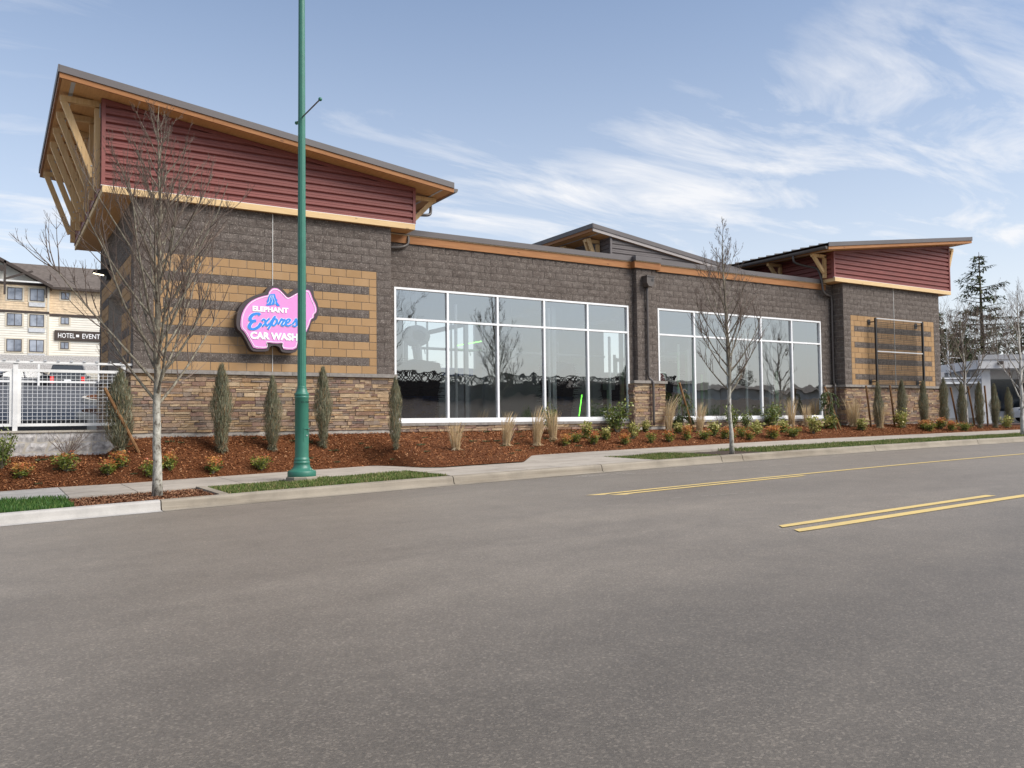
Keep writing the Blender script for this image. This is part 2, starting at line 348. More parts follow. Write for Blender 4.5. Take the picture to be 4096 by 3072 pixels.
def bark(name, c1, c2, c3, sc=16):
    t = NT(name); p = t.pos(); n = t.noise(p, sc, 5, 0.7, 0.4, (1,1,0.55))
    M[name] = t.bsdf(t.ramp(n, [(0.33,c1),(0.5,c2),(0.66,c3)]), 0.9, 0.15, n, 0.7, 0.012); return M[name]
bark('bark_pale', (0.125,0.105,0.085), (0.33,0.315,0.27), (0.50,0.485,0.43)); t = NT('trunk_bark'); p = t.pos(); n = t.noise(p, 15, 5, 0.72, 0.5, (1,1,0.6)); sp = t.N('ShaderNodeSeparateXYZ'); t.L(t.objc(), sp.inputs[0])
mr = t.N('ShaderNodeMapRange'); t.L(t.math('ADD', sp.outputs[2], t.math('MULTIPLY', t.noise(p, 3, 3), 0.9)), mr.inputs[0]); mr.inputs[1].default_value = 1.8; mr.inputs[2].default_value = 2.7
lo = t.ramp(n, [(0.36,(0.10,0.082,0.066)),(0.47,(0.31,0.295,0.25)),(0.66,(0.47,0.455,0.40))]); hi = t.ramp(n, [(0.33,(0.085,0.068,0.052)),(0.52,(0.175,0.150,0.115)),(0.70,(0.33,0.32,0.24))])
M['trunk_bark'] = t.bsdf(t.mix(mr.outputs[0], lo, hi), 0.9, 0.15, n, 0.8, 0.012)
bark('bark_branch', (0.085,0.066,0.050), (0.175,0.150,0.115), (0.30,0.285,0.22), 22)
bark('twig', (0.12,0.085,0.068), (0.175,0.13,0.105), (0.23,0.18,0.145), 30); bark('bark_dark', (0.035,0.028,0.022), (0.07,0.055,0.043), (0.11,0.09,0.07), 6)
bark('stake_wood', (0.11,0.055,0.022), (0.19,0.10,0.045), (0.26,0.15,0.075), 12)
bark('birch_white', (0.16,0.14,0.12), (0.44,0.42,0.385), (0.58,0.56,0.52), 9)
t = NT('glass'); p_ = t.pos()
bmp = t.N('ShaderNodeBump'); bmp.inputs['Strength'].default_value = 0.10; bmp.inputs['Distance'].default_value = 0.05; t.L(t.noise(p_, 0.9, 2), bmp.inputs['Height'])
gl = t.N('ShaderNodeBsdfGlossy'); gl.inputs['Roughness'].default_value = 0.012; gl.inputs[0].default_value = (0.93,0.96,0.97,1); t.L(bmp.outputs[0], gl.inputs['Normal'])
tr = t.N('ShaderNodeBsdfTransparent'); tr.inputs[0].default_value = (0.84,0.88,0.87,1)
fr = t.N('ShaderNodeFresnel'); fr.inputs[0].default_value = 1.5
mx = t.N('ShaderNodeMixShader'); t.L(t.math('ADD', t.math('MULTIPLY', fr.outputs[0], 1.2), 0.32, True), mx.inputs[0]); t.L(tr.outputs[0], mx.inputs[1]); t.L(gl.outputs[0], mx.inputs[2]); t.L(mx.outputs[0], t.out.inputs[0]); M['glass'] = t.m
t = NT('far_glass'); M['far_glass'] = t.bsdf(t.ramp(t.noise(t.pos(), 0.8, 4), [(0.35,(0.10,0.115,0.15)),(0.65,(0.33,0.36,0.42))]), 0.08, 0.8)
simple('sign_pink', (0.68,0.265,0.57), 0.35, 0.4, var=0.03); simple('sign_dark', (0.050,0.038,0.040), 0.5, 0.4); simple('sign_white', (0.85,0.85,0.85), 0.4, 0.4, var=0.02)
simple('sign_blue', (0.035,0.22,0.66), 0.4, 0.4, var=0.05); simple('letter_dark', (0.012,0.030,0.024), 0.6)
simple('cmu_white', (0.40,0.38,0.365), 0.95, 0.15, var=0.45, scale=10, bump=0.9)
simple('cream_siding', (0.73,0.70,0.63), 0.8, 0.2, var=0.05, scale=1.2); simple('shake_siding', (0.65,0.515,0.36), 0.85, 0.2, var=0.14, scale=3.5)
simple('brown_trim', (0.055,0.042,0.036), 0.7); simple('beige_trim', (0.58,0.52,0.42), 0.7, var=0.05); simple('shingle_roof', (0.125,0.105,0.092), 0.95, 0.1, var=0.25, scale=2.5, bump=0.5)
simple('shop_white', (0.62,0.61,0.60), 0.8, 0.2, var=0.06, scale=1.5); simple('shop_grey', (0.36,0.36,0.37), 0.6, var=0.08)
t = NT('clear_glass'); gl = t.N('ShaderNodeBsdfGlossy'); gl.inputs['Roughness'].default_value = 0.05; tr = t.N('ShaderNodeBsdfTransparent'); tr.inputs[0].default_value = (0.86,0.9,0.89,1); mx = t.N('ShaderNodeMixShader'); mx.inputs[0].default_value = 0.06; t.L(tr.outputs[0], mx.inputs[1]); t.L(gl.outputs[0], mx.inputs[2]); t.L(mx.outputs[0], t.out.inputs[0]); M['clear_glass'] = t.m
simple('car_grey', (0.075,0.080,0.088), 0.25, 0.6, 0.3, 0.04); simple('car_dark', (0.045,0.048,0.055), 0.25, 0.6, 0.3, 0.04); simple('car_white', (0.62,0.63,0.66), 0.25, 0.6, 0, 0.03)
simple('tyre', (0.02,0.02,0.02), 0.9); simple('rim', (0.45,0.45,0.46), 0.35, 0.5, 0.6); simple('car_glass', (0.03,0.035,0.04), 0.08, 0.8); simple('tail_light', (0.50,0.02,0.02), 0.25, 0.6, emit=(1,0.06,0.05), estr=0.25)
simple('int_wall', (0.52,0.53,0.52), 0.7, var=0.08, scale=1.0); simple('int_floor', (0.16,0.16,0.165), 0.35, 0.5, var=0.2); simple('int_ceiling', (0.60,0.61,0.61), 0.8, var=0.05); simple('brush_black', (0.012,0.011,0.010), 0.95, 0.1, var=0.5, scale=30, bump=1.0); simple('brush_blue', (0.010,0.028,0.085), 0.9, 0.1, var=0.4, scale=30)
simple('machine_grey', (0.36,0.37,0.39), 0.4, 0.5); simple('machine_blue', (0.03,0.12,0.42), 0.45)
simple('led_green', (0.2,0.8,0.1), 0.5, emit=(0.16,1.0,0.06), estr=3.2); simple('pale_green_tube', (0.45,0.72,0.42), 0.4); simple('lamp_warm', (0.9,0.85,0.7), 0.4, emit=(1,0.88,0.62), estr=2.5); simple('lamp_white', (0.9,0.9,0.9), 0.4, emit=(0.95,0.98,1.0), estr=4.0)
simple('sign_red', (0.45,0.03,0.03), 0.5); simple('ptac', (0.50,0.51,0.53), 0.6)

# ------------------------------------------------------------------ terrain functions
def G(X):
    a = min(max(X, -9.0), 18.0)
    return -0.00047934*a*a + 0.02720095*a - 2.4451624 + (-0.00095868*a + 0.02720095)*(X-a)
def lerp_pts(pts, X):
    if X <= pts[0][0]: return pts[0][1]
    for (a, b), (c, d) in zip(pts, pts[1:]):
        if X <= c: return b + (d-b)*(X-a)/(c-a)
    return pts[-1][1]
BED = [(-60,-1.25),(-7.2,-1.3),(-6,-1.62),(-0.75,-1.62),(-0.45,-2.4),(-0.3,-3.4),(0.0,-3.75),(2.0,-3.9),(3.6,-1.7),(60,-1.65)]
def fe(X): return lerp_pts(BED, X)
def be(X): return 0.5 if 0.42 < X < 18.49 else (0.0 if X < 24.6 else min(1.5, (X-24.6)*2))
def bedz(X, Y):
    f, b = fe(X), be(X); t_ = min(max((Y-f)/(b-f), 0), 1); zb = -1.5
    if X < -5.7: zb = -1.5 - 0.36*min(1, (-5.7-X)/0.5)
    if X > 24.6: zb = -1.5 - 0.1*min(1, (X-24.6)/2)
    zf = G(X) + 0.2
    return zf + (zb-zf)*min(t_*(1.25-0.25*t_), 1)
def lotz(Y): return lerp_pts([(4.5,-1.30),(31.5,1.05),(32.1,0.60),(60,0.62),(84,4.2),(140,6)], Y)
def xs_range(a, b, step=0.5):
    n = max(1, int(math.ceil((b-a)/step))); return [a + (b-a)*k/n for k in range(n+1)]
def sweep(prof, xs, shift=None):
    m = MB(); rows = []
    for X in xs:
        z0 = G(X); rows.append([m.P((X, y, z0+z)) for y, z in prof])
    for a, b in zip(rows, rows[1:]):
        for k in range(len(prof)-1): m.f.append([a[k], b[k], b[k+1], a[k+1]]); m.c.append(None)
    m.f.append(rows[0][:]); m.f.append(rows[-1][::-1]); return m
def structure(o): o['kind'] = 'structure'; return o

# ------------------------------------------------------------------ ground, road, kerb, pavement
gm = MB(); gm.face([(-1500,-1500,-3.2),(1500,-1500,-3.2),(1500,1500,-3.2),(-1500,1500,-3.2)]); structure(gm.build('ground', M['turf_soil']))
road_xs = [-90,-60,-40,-25,-16] + xs_range(-12, 30, 0.5) + [36,45,60,80,110,150]
def strip(y0, y1, dz, xs, ny=1):
    m = MB(); rows = []
    for X in xs: rows.append([m.P((X, y0+(y1-y0)*k/ny, G(X)+dz)) for k in range(ny+1)])
    for a, b in zip(rows, rows[1:]):
        for k in range(ny): m.f.append([a[k], b[k], b[k+1], a[k+1]])
    return m
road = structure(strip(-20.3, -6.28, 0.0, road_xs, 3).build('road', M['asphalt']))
for nm, ya, yb, xa, xb, skew in [('yellow_line', -10.05, -9.93, -0.55, 60, 0.25), ('yellow_line', -10.31, -10.19, -0.3, 4.1, 0.25), ('yellow_line', -14.52, -14.38, -1.15, 2.85, -0.10), ('yellow_line', -14.86, -14.70, -1.28, 60, -0.10)]:
    m = MB(); xs = xs_range(xa, min(xb, 30), 0.4) + ([40, 60] if xb > 30 else []); rows = []
    for X in xs: rows.append([m.P((X+(skew if X == xs[0] else 0), ya, G(X)+0.006)), m.P((X, yb, G(X)+0.006))])
    for a, b in zip(rows, rows[1:]): m.f.append([a[0], b[0], b[1], a[1]])
    m.build(nm, M['yellow_paint'], road)
random.seed(5)
for (xa, ya, xb, yb, w) in [(2.55,-7.0,4.55,-8.05,0.022),(3.0,-7.05,4.0,-7.35,0.02),(1.2,-6.75,3.4,-6.7,0.03),(1.6,-6.85,2.9,-6.95,0.02),(9.0,-6.9,10.6,-6.85,0.02),(5.2,-7.7,7.2,-8.2,0.02),(-0.2,-11.3,1.4,-11.7,0.015),(9.5,-14.0,10.7,-13.9,0.02)]:
    m = MB(); n = 10
    for k in range(n):
        if random.random() < 0.35: continue
        t0, t1 = k/n, (k+random.uniform(0.5,1.0))/n
        a = (xa+(xb-xa)*t0, ya+(yb-ya)*t0); b = (xa+(xb-xa)*t1, ya+(yb-ya)*t1); z = lambda q: G(q[0])+0.006
        m.face([(a[0],a[1]-w/2,z(a)),(b[0],b[1]-w/2,z(b)),(b[0],b[1]+w/2,z(b)),(a[0],a[1]+w/2,z(a))])
    if m.f: m.build('chalk_mark', M['chalk_paint'], road)
# far side of the road behind the camera: kerb, verge and bank
structure(sweep([(-20.5,-0.2),(-20.5,0.15),(-20.32,0.14),(-20.29,0.0)], road_xs).build('kerb_opposite', M['conc_old']))
bank = MB(); prof = [(-20.5,0.13),(-24,0.25),(-30,1.1),(-38,2.9),(-60,3.6),(-140,6)]
rows = [[bank.P((X, y, G(min(max(X,-60),60))+z)) for y, z in prof] for X in road_xs]
for a, b in zip(rows, rows[1:]):
    for k in range(len(prof)-1): bank.f.append([a[k], b[k], b[k+1], a[k+1]])
structure(bank.build('bank_opposite', M['dark_soil']))

kerb = structure(sweep([(-6.28,-0.02),(-6.02,-0.015),(-5.99,0.10),(-5.87,0.11),(-5.87,-0.3)], xs_range(-60, 60, 1.0)).build('kerb', M['dark_soil']))
KP = [(-6.30,0.004),(-6.10,0.006),(-6.065,0.018),(-6.045,0.06),(-6.03,0.125),(-6.005,0.150),(-5.96,0.158),(-5.86,0.16),(-5.86,-0.2)]
kj = [-60,-6.03,-0.87,2.66,6.17,6.86,11.9,16.85,22.5,28.5,60]
for a, b in zip(kj, kj[1:]):
    sweep(KP, xs_range(a+0.009, b-0.009, 0.4 if b < 40 else 2)).build('kerb_segment', M['conc_new'] if b < -6 else M['conc_old'], kerb)

# pavement slabs: back edge follows the bed, front edge at the planting strip
def FE(X): return lerp_pts([(-60,-3.7),(-7.25,-3.75),(-7.15,-3.95),(-5.1,-4.0),(-5.0,-3.92),(60,-3.9)], X)
m = MB(); rows = []
for X in xs_range(-60, -9, 3) + xs_range(-8.8, 30, 0.2) + [40, 60]:
    y0 = -5.84 if -0.85 <= X <= 4.29 else FE(X)+0.02; y1 = max(fe(X)-0.02, y0+0.02)
    rows.append([m.P((X, y0, G(X)+0.125)), m.P((X, y1, G(X)+0.14))])
for a, b in zip(rows, rows[1:]): m.f.append([a[0], b[0], b[1], a[1]])
walk = structure(m.build('pavement', M['dark_soil']))
wj = [-60,-40,-25,-16,-11.6,-7.17,-6.1,-4.27,-2.55,-0.85,0.9,2.4,4.3,6.1,7.9,9.7,11.5,13.3,15.1,16.9,18.7,20.5,22.3,24.1,26,28,30,45,60]
for a, b in zip(wj, wj[1:]):
    m = MB(); rows = []
    apron = -0.86 <= a and b <= 4.31
    for X in xs_range(a+0.006, b-0.006, 0.15 if -1 < a < 4 else 0.5 if b < 31 else 3):
        y0 = -5.86 if apron else FE(X); y1 = fe(X)
        if y1 - y0 < 0.05: y1 = y0 + 0.05
        rows.append([m.P((X, y0+0.002, G(X)-0.1)), m.P((X, y0+0.002, G(X)+0.162+0.02*(y0+5.86)/2)), m.P((X, y1, G(X)+0.162+0.02*(y1+5.86)/2)), m.P((X, y1, G(X)-0.1))])
    for q, r in zip(rows, rows[1:]):
        for k in range(3): m.f.append([q[k], r[k], r[k+1], q[k+1]])
    m.build('paving_slab', M['conc_new'] if b <= -7.1 else M['conc_walk'], walk)
for (xa, ya, xb, yb, w) in [(3.55,-1.95,3.95,-2.1,0.07),(3.9,-2.2,4.5,-2.5,0.04),(2.5,-3.2,3.3,-3.5,0.035),(2.3,-4.2,3.6,-4.3,0.03),(0.2,-4.4,1.5,-4.5,0.03),(-0.4,-5.0,0.9,-5.1,0.035),(-6.9,-2.1,-5.9,-2.0,0.025),(-6.2,-2.6,-5.2,-2.3,0.025),(-2.2,-2.4,-1.2,-2.3,0.03),(3.2,-2.9,3.8,-3.3,0.02),(1.65,-5.5,1.7,-5.88,0.05),(0.4,-5.5,0.45,-5.88,0.05)]:
    m = MB(); zz = lambda X, Y: G(X)+0.166+0.02*(Y+5.86)/2
    dx, dy = xb-xa, yb-ya; L_ = math.hypot(dx, dy); nx, ny = -dy/L_*w/2, dx/L_*w/2
    m.face([(xa-nx,ya-ny,zz(xa,ya)),(xb-nx,yb-ny,zz(xb,yb)),(xb+nx,yb+ny,zz(xb,yb)),(xa+nx,ya+ny,zz(xa,ya))]); m.build('chalk_mark', M['chalk_paint'], walk)
# soil under planting strips
def patch(name, x0, x1, y0, y1, dz, mat, step=0.3):
    m = MB(); rows = []
    for X in xs_range(x0, x1, step if x1-x0 < 40 else 2): rows.append([m.P((X, y0+(y1-y0)*k/4, G(X)+dz+0.012*mnoise.noise((X*2.1, k*1.3, 3)))) for k in range(5)])
    for a, b in zip(rows, rows[1:]):
        for k in range(4): m.f.append([a[k], b[k], b[k+1], a[k+1]])
    return structure(m.build(name, mat))
patch('lawn_strip', -40, -7.2, -5.86, -3.76, 0.145, M['turf_soil']); patch('tree_planter', -7.2, -5.12, -5.86, -3.98, 0.135, M['mulch_soil'])
patch('lawn_strip', -4.96, -0.87, -5.86, -3.9, 0.145, M['turf_soil']); patch('lawn_strip', 4.31, 6.2, -5.86, -3.9, 0.145, M['turf_soil']); patch('tree_planter', 6.2, 8.6, -5.86, -3.9, 0.135, M['dark_soil']); patch('lawn_strip', 8.6, 40, -5.86, -3.9, 0.145, M['turf_soil'])
m = MB(); m.bar((-5.04,-5.85,G(-5.04)+0.14), (-5.04,-3.95,G(-5.04)+0.16), 0.15, 0.06); structure(m.build('planter_edging', M['conc_old']))
# mulch bed
m = MB(); rows = []
for X in xs_range(-30, 40, 0.25):
    f, b = fe(X), be(X)+0.05
    rows.append([m.P((X, f+(b-f)*k/10, bedz(X, f+(b-f)*k/10) + (0.025*mnoise.noise((X*1.7, k*0.7, 0))+0.012*mnoise.noise((X*6, k*2, 4)) if k else 0))) for k in range(11)])
for a, b in zip(rows, rows[1:]):
    for k in range(10): m.f.append([a[k], b[k], b[k+1], a[k+1]])
structure(m.build('planting_bed', M['mulch_soil'], smooth=True))

# site ground behind: exit slab, parking lot, shop forecourt
m = MB(); m.box(-40, -5.68, 0.0, 7.75, -2.2, -1.34); structure(m.build('exit_slab', M['conc_slab']))
m = MB()
for X0, X1 in ((-60, -5.69), (-5.69, 40)):
    ys = [7.75 if X0 < -20 else 9.0, 12, 16, 20, 26, 31.5, 32.1, 50, 60, 70, 84, 95, 140]
    for a, b in zip(ys, ys[1:]): m.face([(X0,a,lotz(a)),(X1,a,lotz(a)),(X1,b,lotz(b)),(X0,b,lotz(b))])
m.face([(-60,7.745,-1.345),(-5.69,7.745,-1.345),(-5.69,7.75,lotz(7.75)),(-60,7.75,lotz(7.75))])
structure(m.build('parking_lot', M['asphalt_dark']))
m = MB(); m.face([(24.6,0.3,-1.62),(140,0.3,-1.62),(140,120,-1.5),(24.6,120,-1.5)]); structure(m.build('forecourt', M['asphalt_dark']))

# ------------------------------------------------------------------ mulch chips and grass (stuff)
random.seed(11)
def chips(name, n, area, mat, zf, size=(0.013,0.044)):
    m = MB()
    for _ in range(n):
        X, Y = area(); z = zf(X, Y); a = random.uniform(0, math.pi); L_ = random.uniform(*size); w = L_*random.uniform(0.2,0.45)
        ux, uy = math.cos(a)*L_/2, math.sin(a)*L_/2; vx, vy = -math.sin(a)*w/2, math.cos(a)*w/2
        tz, sz = random.uniform(-0.35,0.35)*L_, random.uniform(-0.5,0.5)*w; h = z+random.uniform(0.004,0.022)
        m.face([(X-ux-vx,Y-uy-vy,h-tz-sz),(X+ux-vx,Y+uy-vy,h+tz-sz),(X+ux+vx,Y+uy+vy,h+tz+sz),(X-ux+vx,Y-uy+vy,h-tz+sz)])
    o = m.build(name, mat, kind='stuff'); return o
def bed_area():
    while True:
        X = random.uniform(-9.5, 29); 
        if X > 8 and random.random() < 0.45: continue
        f, b = fe(X), be(X); Y = f+0.01+(b-f)*random.random()
        if Y < b: return X, Y
tag(chips('mulch', 80000, bed_area, M['mulch_chip'], bedz), 'reddish brown bark mulch covering the long bed below the building', 'mulch')
tag(chips('mulch', 6500, lambda: (random.uniform(-7.2,-5.13), random.uniform(-5.85,-4.0)), M['mulch_chip_dark'], lambda X, Y: G(X)+0.14), 'brown wood chips in the planter around the left street tree', 'mulch')
def grass(name, n, x0, x1, y0, y1, mat, h, label):
    m = MB()
    for _ in range(n):
        X = random.uniform(x0, x1); Y = random.uniform(y0, y1) if random.random() > 0.12 else random.choice((y0, y1))+random.uniform(-0.03,0.03)
        if math.hypot(X+3.21, Y+4.15) < 0.36: continue
        z = G(X)+0.143; hh = h*random.uniform(0.5,1.25)*(1+0.5*mnoise.noise((X*0.9, Y*0.9, 7))); a = random.uniform(0, 6.28); w = random.uniform(0.006,0.013)
        lx, ly = random.uniform(-0.5,0.5)*hh, random.uniform(-0.5,0.5)*hh
        dx, dy = math.cos(a)*w, math.sin(a)*w
        m.face([(X-dx,Y-dy,z),(X+dx,Y+dy,z),(X+lx*0.5+dx*0.6,Y+ly*0.5+dy*0.6,z+hh*0.65),(X+lx,Y+ly,z+hh)])
    tag(m.build(name, mat, kind='stuff'), label, 'grass')
grass('grass', 9000, -10.5, -7.22, -5.84, -3.76, M['grass_fresh'], 0.075, 'fresh dark green turf strip at the far left behind the pale kerb')
grass('grass', 13000, -4.94, -0.90, -5.84, -3.93, M['grass_worn'], 0.062, 'green grass strip around the base of the green lamp post')
grass('grass', 6000, 4.33, 6.35, -5.84, -3.93, M['grass_worn'], 0.055, 'short worn grass strip left of the middle street tree')
grass('grass', 26000, 8.1, 27, -5.84, -3.93, M['grass_worn'], 0.055, 'long worn grass strip running right from the middle street tree')
# ------------------------------------------------------------------ car wash building
BW, BH = 0.4064, 0.2032
car_wash = thing('car_wash_building', 'brown split-block car wash with red metal clad towers and tall white-framed windows', 'building', (9.45, 3.4, -1.5))
MX = lambda x: 18.905 - x
random.seed(3)
def block_data(kind, L_, H_=BH-0.009, seed=0):
    rnd = random.Random(seed); m = MB()
    if kind == 'tan':
        c = 0.005
        o = [(0,0),(L_,0),(L_,H_),(0,H_)]; i = [(c,c),(L_-c,c),(L_-c,H_-c),(c,H_-c)]
        A = [m.P((x,0.003,z)) for x,z in o]; B = [m.P((x,0,z)) for x,z in i]; D = [m.P((x,0.03,z)) for x,z in o]
        m.f.append(B)
        for k in range(4): m.f.append([A[k],A[(k+1)%4],B[(k+1)%4],B[k]]); m.f.append([D[k],D[(k+1)%4],A[(k+1)%4],A[k]])
    else:
        nx = 4 if L_ > 0.3 else 2; nz = 2; g = []
        for j in range(nz+1):
            r = []
            for k in range(nx+1):
                edge = j in (0,nz) or k in (0,nx)
                r.append(m.P((L_*k/nx + (0 if k in (0,nx) else rnd.uniform(-0.02,0.02)), rnd.uniform(-0.003,0.003) if edge else -rnd.uniform(0.002,0.020), H_*j/nz + (0 if j in (0,nz) else rnd.uniform(-0.02,0.02)))))
            g.append(r)
        for j in range(nz):
            for k in range(nx): m.f.append([g[j][k],g[j][k+1],g[j+1][k+1],g[j+1][k]])
        ring = [g[0][k] for k in range(nx+1)] + [g[j][nx] for j in range(1,nz+1)] + [g[nz][k] for k in range(nx-1,-1,-1)] + [g[j][0] for j in range(nz-1,0,-1)]
        bk = [m.P((m.v[q][0], 0.03, m.v[q][2])) for q in ring]
        for k in range(len(ring)): m.f.append([bk[k], bk[(k+1)%len(ring)], ring[(k+1)%len(ring)], ring[k]])
    m.c = [None]*len(m.f); return m
_bcache = {}
def block_mesh(kind, L_, H_, v):
    key = (kind, round(L_,3), round(H_,3), v)
    if key not in _bcache:
        _bcache[key] = block_data(kind, L_, H_, str(key)).data('block_'+kind, M['tan_obj' if kind == 'tan' else 'split_obj'])
    return _bcache[key]
count = {'tan': 0, 'grey': 0}
rest = {'tan': MB(), 'grey': MB()}
def put_block(kind, x, z, L_, H_, y, parent, solo, ori='front'):
    """x,z lower-left corner of the block cell on the wall, ori = front (-Y) or west (-X, u runs along -Y)"""
    Lb, Hb = L_-0.012, H_-0.012
    if Lb < 0.02 or Hb < 0.015: return
    if solo and count[kind] < 300:
        count[kind] += 1
        o = link('smooth_block' if kind == 'tan' else 'split_face_block', block_mesh(kind, Lb, Hb, random.randrange(4)), None)
        o.location = (x+0.006, y, z+0.006); attach(o, parent); return
    src = block_data(kind, Lb, Hb, random.randrange(10**6)); m = rest[kind]; base = len(m.v)
    for (vx, vy, vz) in src.v:
        if ori == 'front': m.v.append((x+0.006+vx, y+vy, z+0.006+vz))
        else: m.v.append((y+vy, x-0.006-vx, z+0.006+vz))        # west face: runs from high Y to low Y
    for f in src.f: m.f.append([base+k for k in f]); m.c.append(None)
def row_cuts(x0, x1, odd, extra):
    c = {round(x0,4), round(x1,4)}
    k = math.floor(x0/BW)-1
    while k*BW < x1:
        q = k*BW + (BW/2 if odd else 0)
        if x0+0.03 < q < x1-0.03: c.add(round(q,4))
        k += 1
    for e in extra:
        if x0+0.03 < e < x1-0.03: c.add(round(e,4))
    return sorted(c)
PATT = {1:'g',4:'g',7:'g',10:'g'}
def tower_cell(row, a, b, p0, p1):
    mid = (a+b)/2
    if row > 12 or mid < p0 or mid > p1: return 'grey'
    if row in PATT: return 'tan' if (mid < p0+BW/2 or mid > p1-BW/2) else 'grey'
    return 'tan'
# tower cores (mortar coloured) with the blocks as their pieces
towers = []
for mx in (None, MX):
    m = MB(mx); m.box(-5.685, 0.402, 0.012, 0.35, -1.5, 3.83); m.box(0.05, 0.402, 0.35, 0.9, -1.5, 3.83)
    m.box(-5.678, -5.35, 0.35, 2.03, -1.5, 3.83); m.box(-5.678, -5.35, 4.88, 6.9, -1.5, 3.83); m.box(-5.678, -5.35, 2.03, 4.88, 2.2, 3.83); m.box(-5.35, 0.4, 6.6, 6.9, -1.5, 3.83)
    towers.append(m.build('tower_wall', M['mortar'], car_wash))
def tower_front(mx, parent):
    for row in range(19):
        extra = []
        if row <= 12: extra = [0.0, -13*BW] + ([-BW/2, -12.5*BW] if row in PATT else [])
        c = row_cuts(-14*BW, BW, row % 2 == 1, extra)
        for a, b in zip(c, c[1:]):
            k = tower_cell(row, a, b, -13*BW, 0.0)
            x = a if mx is None else mx(b)
            put_block(k, x, row*BH, b-a, BH, 0.0, parent, (k == 'tan') or mx is None)
    mm = MB(mx); mm.box(-2.655, -2.643, -0.016, 0.01, 0.0, 3.83); mm.build('control_joint', M['caulk'], parent)
tower_front(None, towers[0])
# low wall with the two big windows
WIN = [(0.70, 8.65), (9.86, 17.82)]; WT, WB, ZT = 2.39, -1.26, 1.535
WY = 0.52
m = MB(); m.box(0.402, 18.503, WY+0.012, WY+0.25, WT, 3.80); m.box(0.402, WIN[0][0], WY+0.012, WY+0.25, -1.5, WT); m.box(WIN[0][1], WIN[1][0], WY+0.012, WY+0.25, -1.5, WT); m.box(WIN[1][1], 18.503, WY+0.012, WY+0.25, -1.5, WT)
for a, b in WIN: m.box(a, b, WY+0.012, WY+0.25, -1.5, WB)
low = m.build('low_wall', M['mortar'], car_wash)
z0 = WT - 12*BH
PX0, PX1, PY = 8.86, 9.66, 0.34
for row in range(0, 19):
    z = z0 + row*BH; h = min(BH, 3.75-z)
    if h < 0.02: continue
    cuts = row_cuts(0.406, 18.50, row % 2 == 1, [])
    for a, b in zip(cuts, cuts[1:]):
        segs = [(a, b)]
        if row < 12:
            segs = []
            for s0, s1 in ((0.406, WIN[0][0]), (WIN[0][1], WIN[1][0]), (WIN[1][1], 18.50)):
                q0, q1 = max(a, s0), min(b, s1)
                if q1-q0 > 0.03: segs.append((q0, q1))
        out = []
        for q0, q1 in segs:                       # cut away what the pillar covers
            if q1 <= PX0 or q0 >= PX1: out.append((q0, q1))
            else:
                if q0 < PX0-0.02: out.append((q0, PX0))
                if q1 > PX1+0.02: out.append((PX1, q1))
        for q0, q1 in out: put_block('grey', q0, z, q1-q0, h, WY, low, row >= 12 and q0 < 9)
    for q0, q1 in (((PX0, PX0+BW), (PX0+BW, PX1)) if row % 2 == 0 else ((PX0, PX0+BW/2), (PX0+BW/2, PX1-BW/2+0.013), (PX1-BW/2+0.013, PX1))): put_block('grey', q0, z, q1-q0, h, PY, low, False)
    for xx in (PX0,): put_block('grey', WY, z, WY-PY, h, xx-0.0, low, False, 'west')
pil = MB().box(PX0+0.008, PX1-0.008, PY+0.012, WY+0.02, -1.45, 3.78).build('pillar', M['mortar'], car_wash)
tower_front(MX, towers[1])
# west face of the left tower, with the tunnel doorway, and the short return of the right tower
for row in range(-7, 19):
    z = row*BH
    cuts = row_cuts(0.0, 17*BW, row % 2 == 1, [BW, 16*BW] + ([1.5*BW, 15.5*BW] if row in PATT else []) + [2.03, 4.88])
    for a, b in zip(cuts, cuts[1:]):
        if a >= 2.02 and b <= 4.89 and z < 2.15: continue
        if row < 0: continue
        k = tower_cell(row, a, b, BW, 16*BW); put_block(k, b, z, b-a, BH, -5.69, towers[0], False, 'west')
    if row >= 0:
        cuts = row_cuts(0.0, WY, row % 2 == 1, [])
        for a, b in zip(cuts, cuts[1:]): put_block('grey', b, z, b-a, BH, 18.499, towers[1], False, 'west')
rest['grey'].build('split_face_blockwork', M['split_isl'], low, kind='stuff'); rest['tan'].build('smooth_blockwork', M['tan_isl'], towers[0], kind='stuff')

# ------------------------------------------------------------------ stone veneer
bases = []
for q in [(-5.71, 0.42, -0.02, 0.3, -1.43, -0.09), (18.485, 24.61, -0.02, 0.3, -1.46, -0.09), (-5.71, -5.3, 0.301, 2.03, -1.43, -0.09), (-5.71, -5.3, 4.88, 6.92, -1.43, -0.09), (8.62, 9.84, 0.24, 0.55, -1.46, -0.09), (17.84, 18.455, WY-0.03, 0.6, -1.46, -0.09)] + [(a-0.03, b+0.03, WY-0.06, WY+0.1, -1.5, -1.33) for a, b in WIN]:
    bases.append(MB().box(*q).build('stone_base', M['mortar'], car_wash))
stone_base = bases[0]
fnd = MB(); fnd.box(-5.72, 0.44, -0.03, 0.3, -2.1, -1.432); fnd.box(18.47, 24.63, -0.03, 0.3, -2.1, -1.462); fnd.box(0.44, 18.47, WY-0.05, 0.8, -2.1, -1.50); fnd.box(-5.72, -5.3, 0.3, 6.92, -2.1, -1.36); fnd.box(8.6, 9.86, 0.22, 0.5, -2.1, -1.462); fnd.build('foundation', M['foundation'], car_wash)
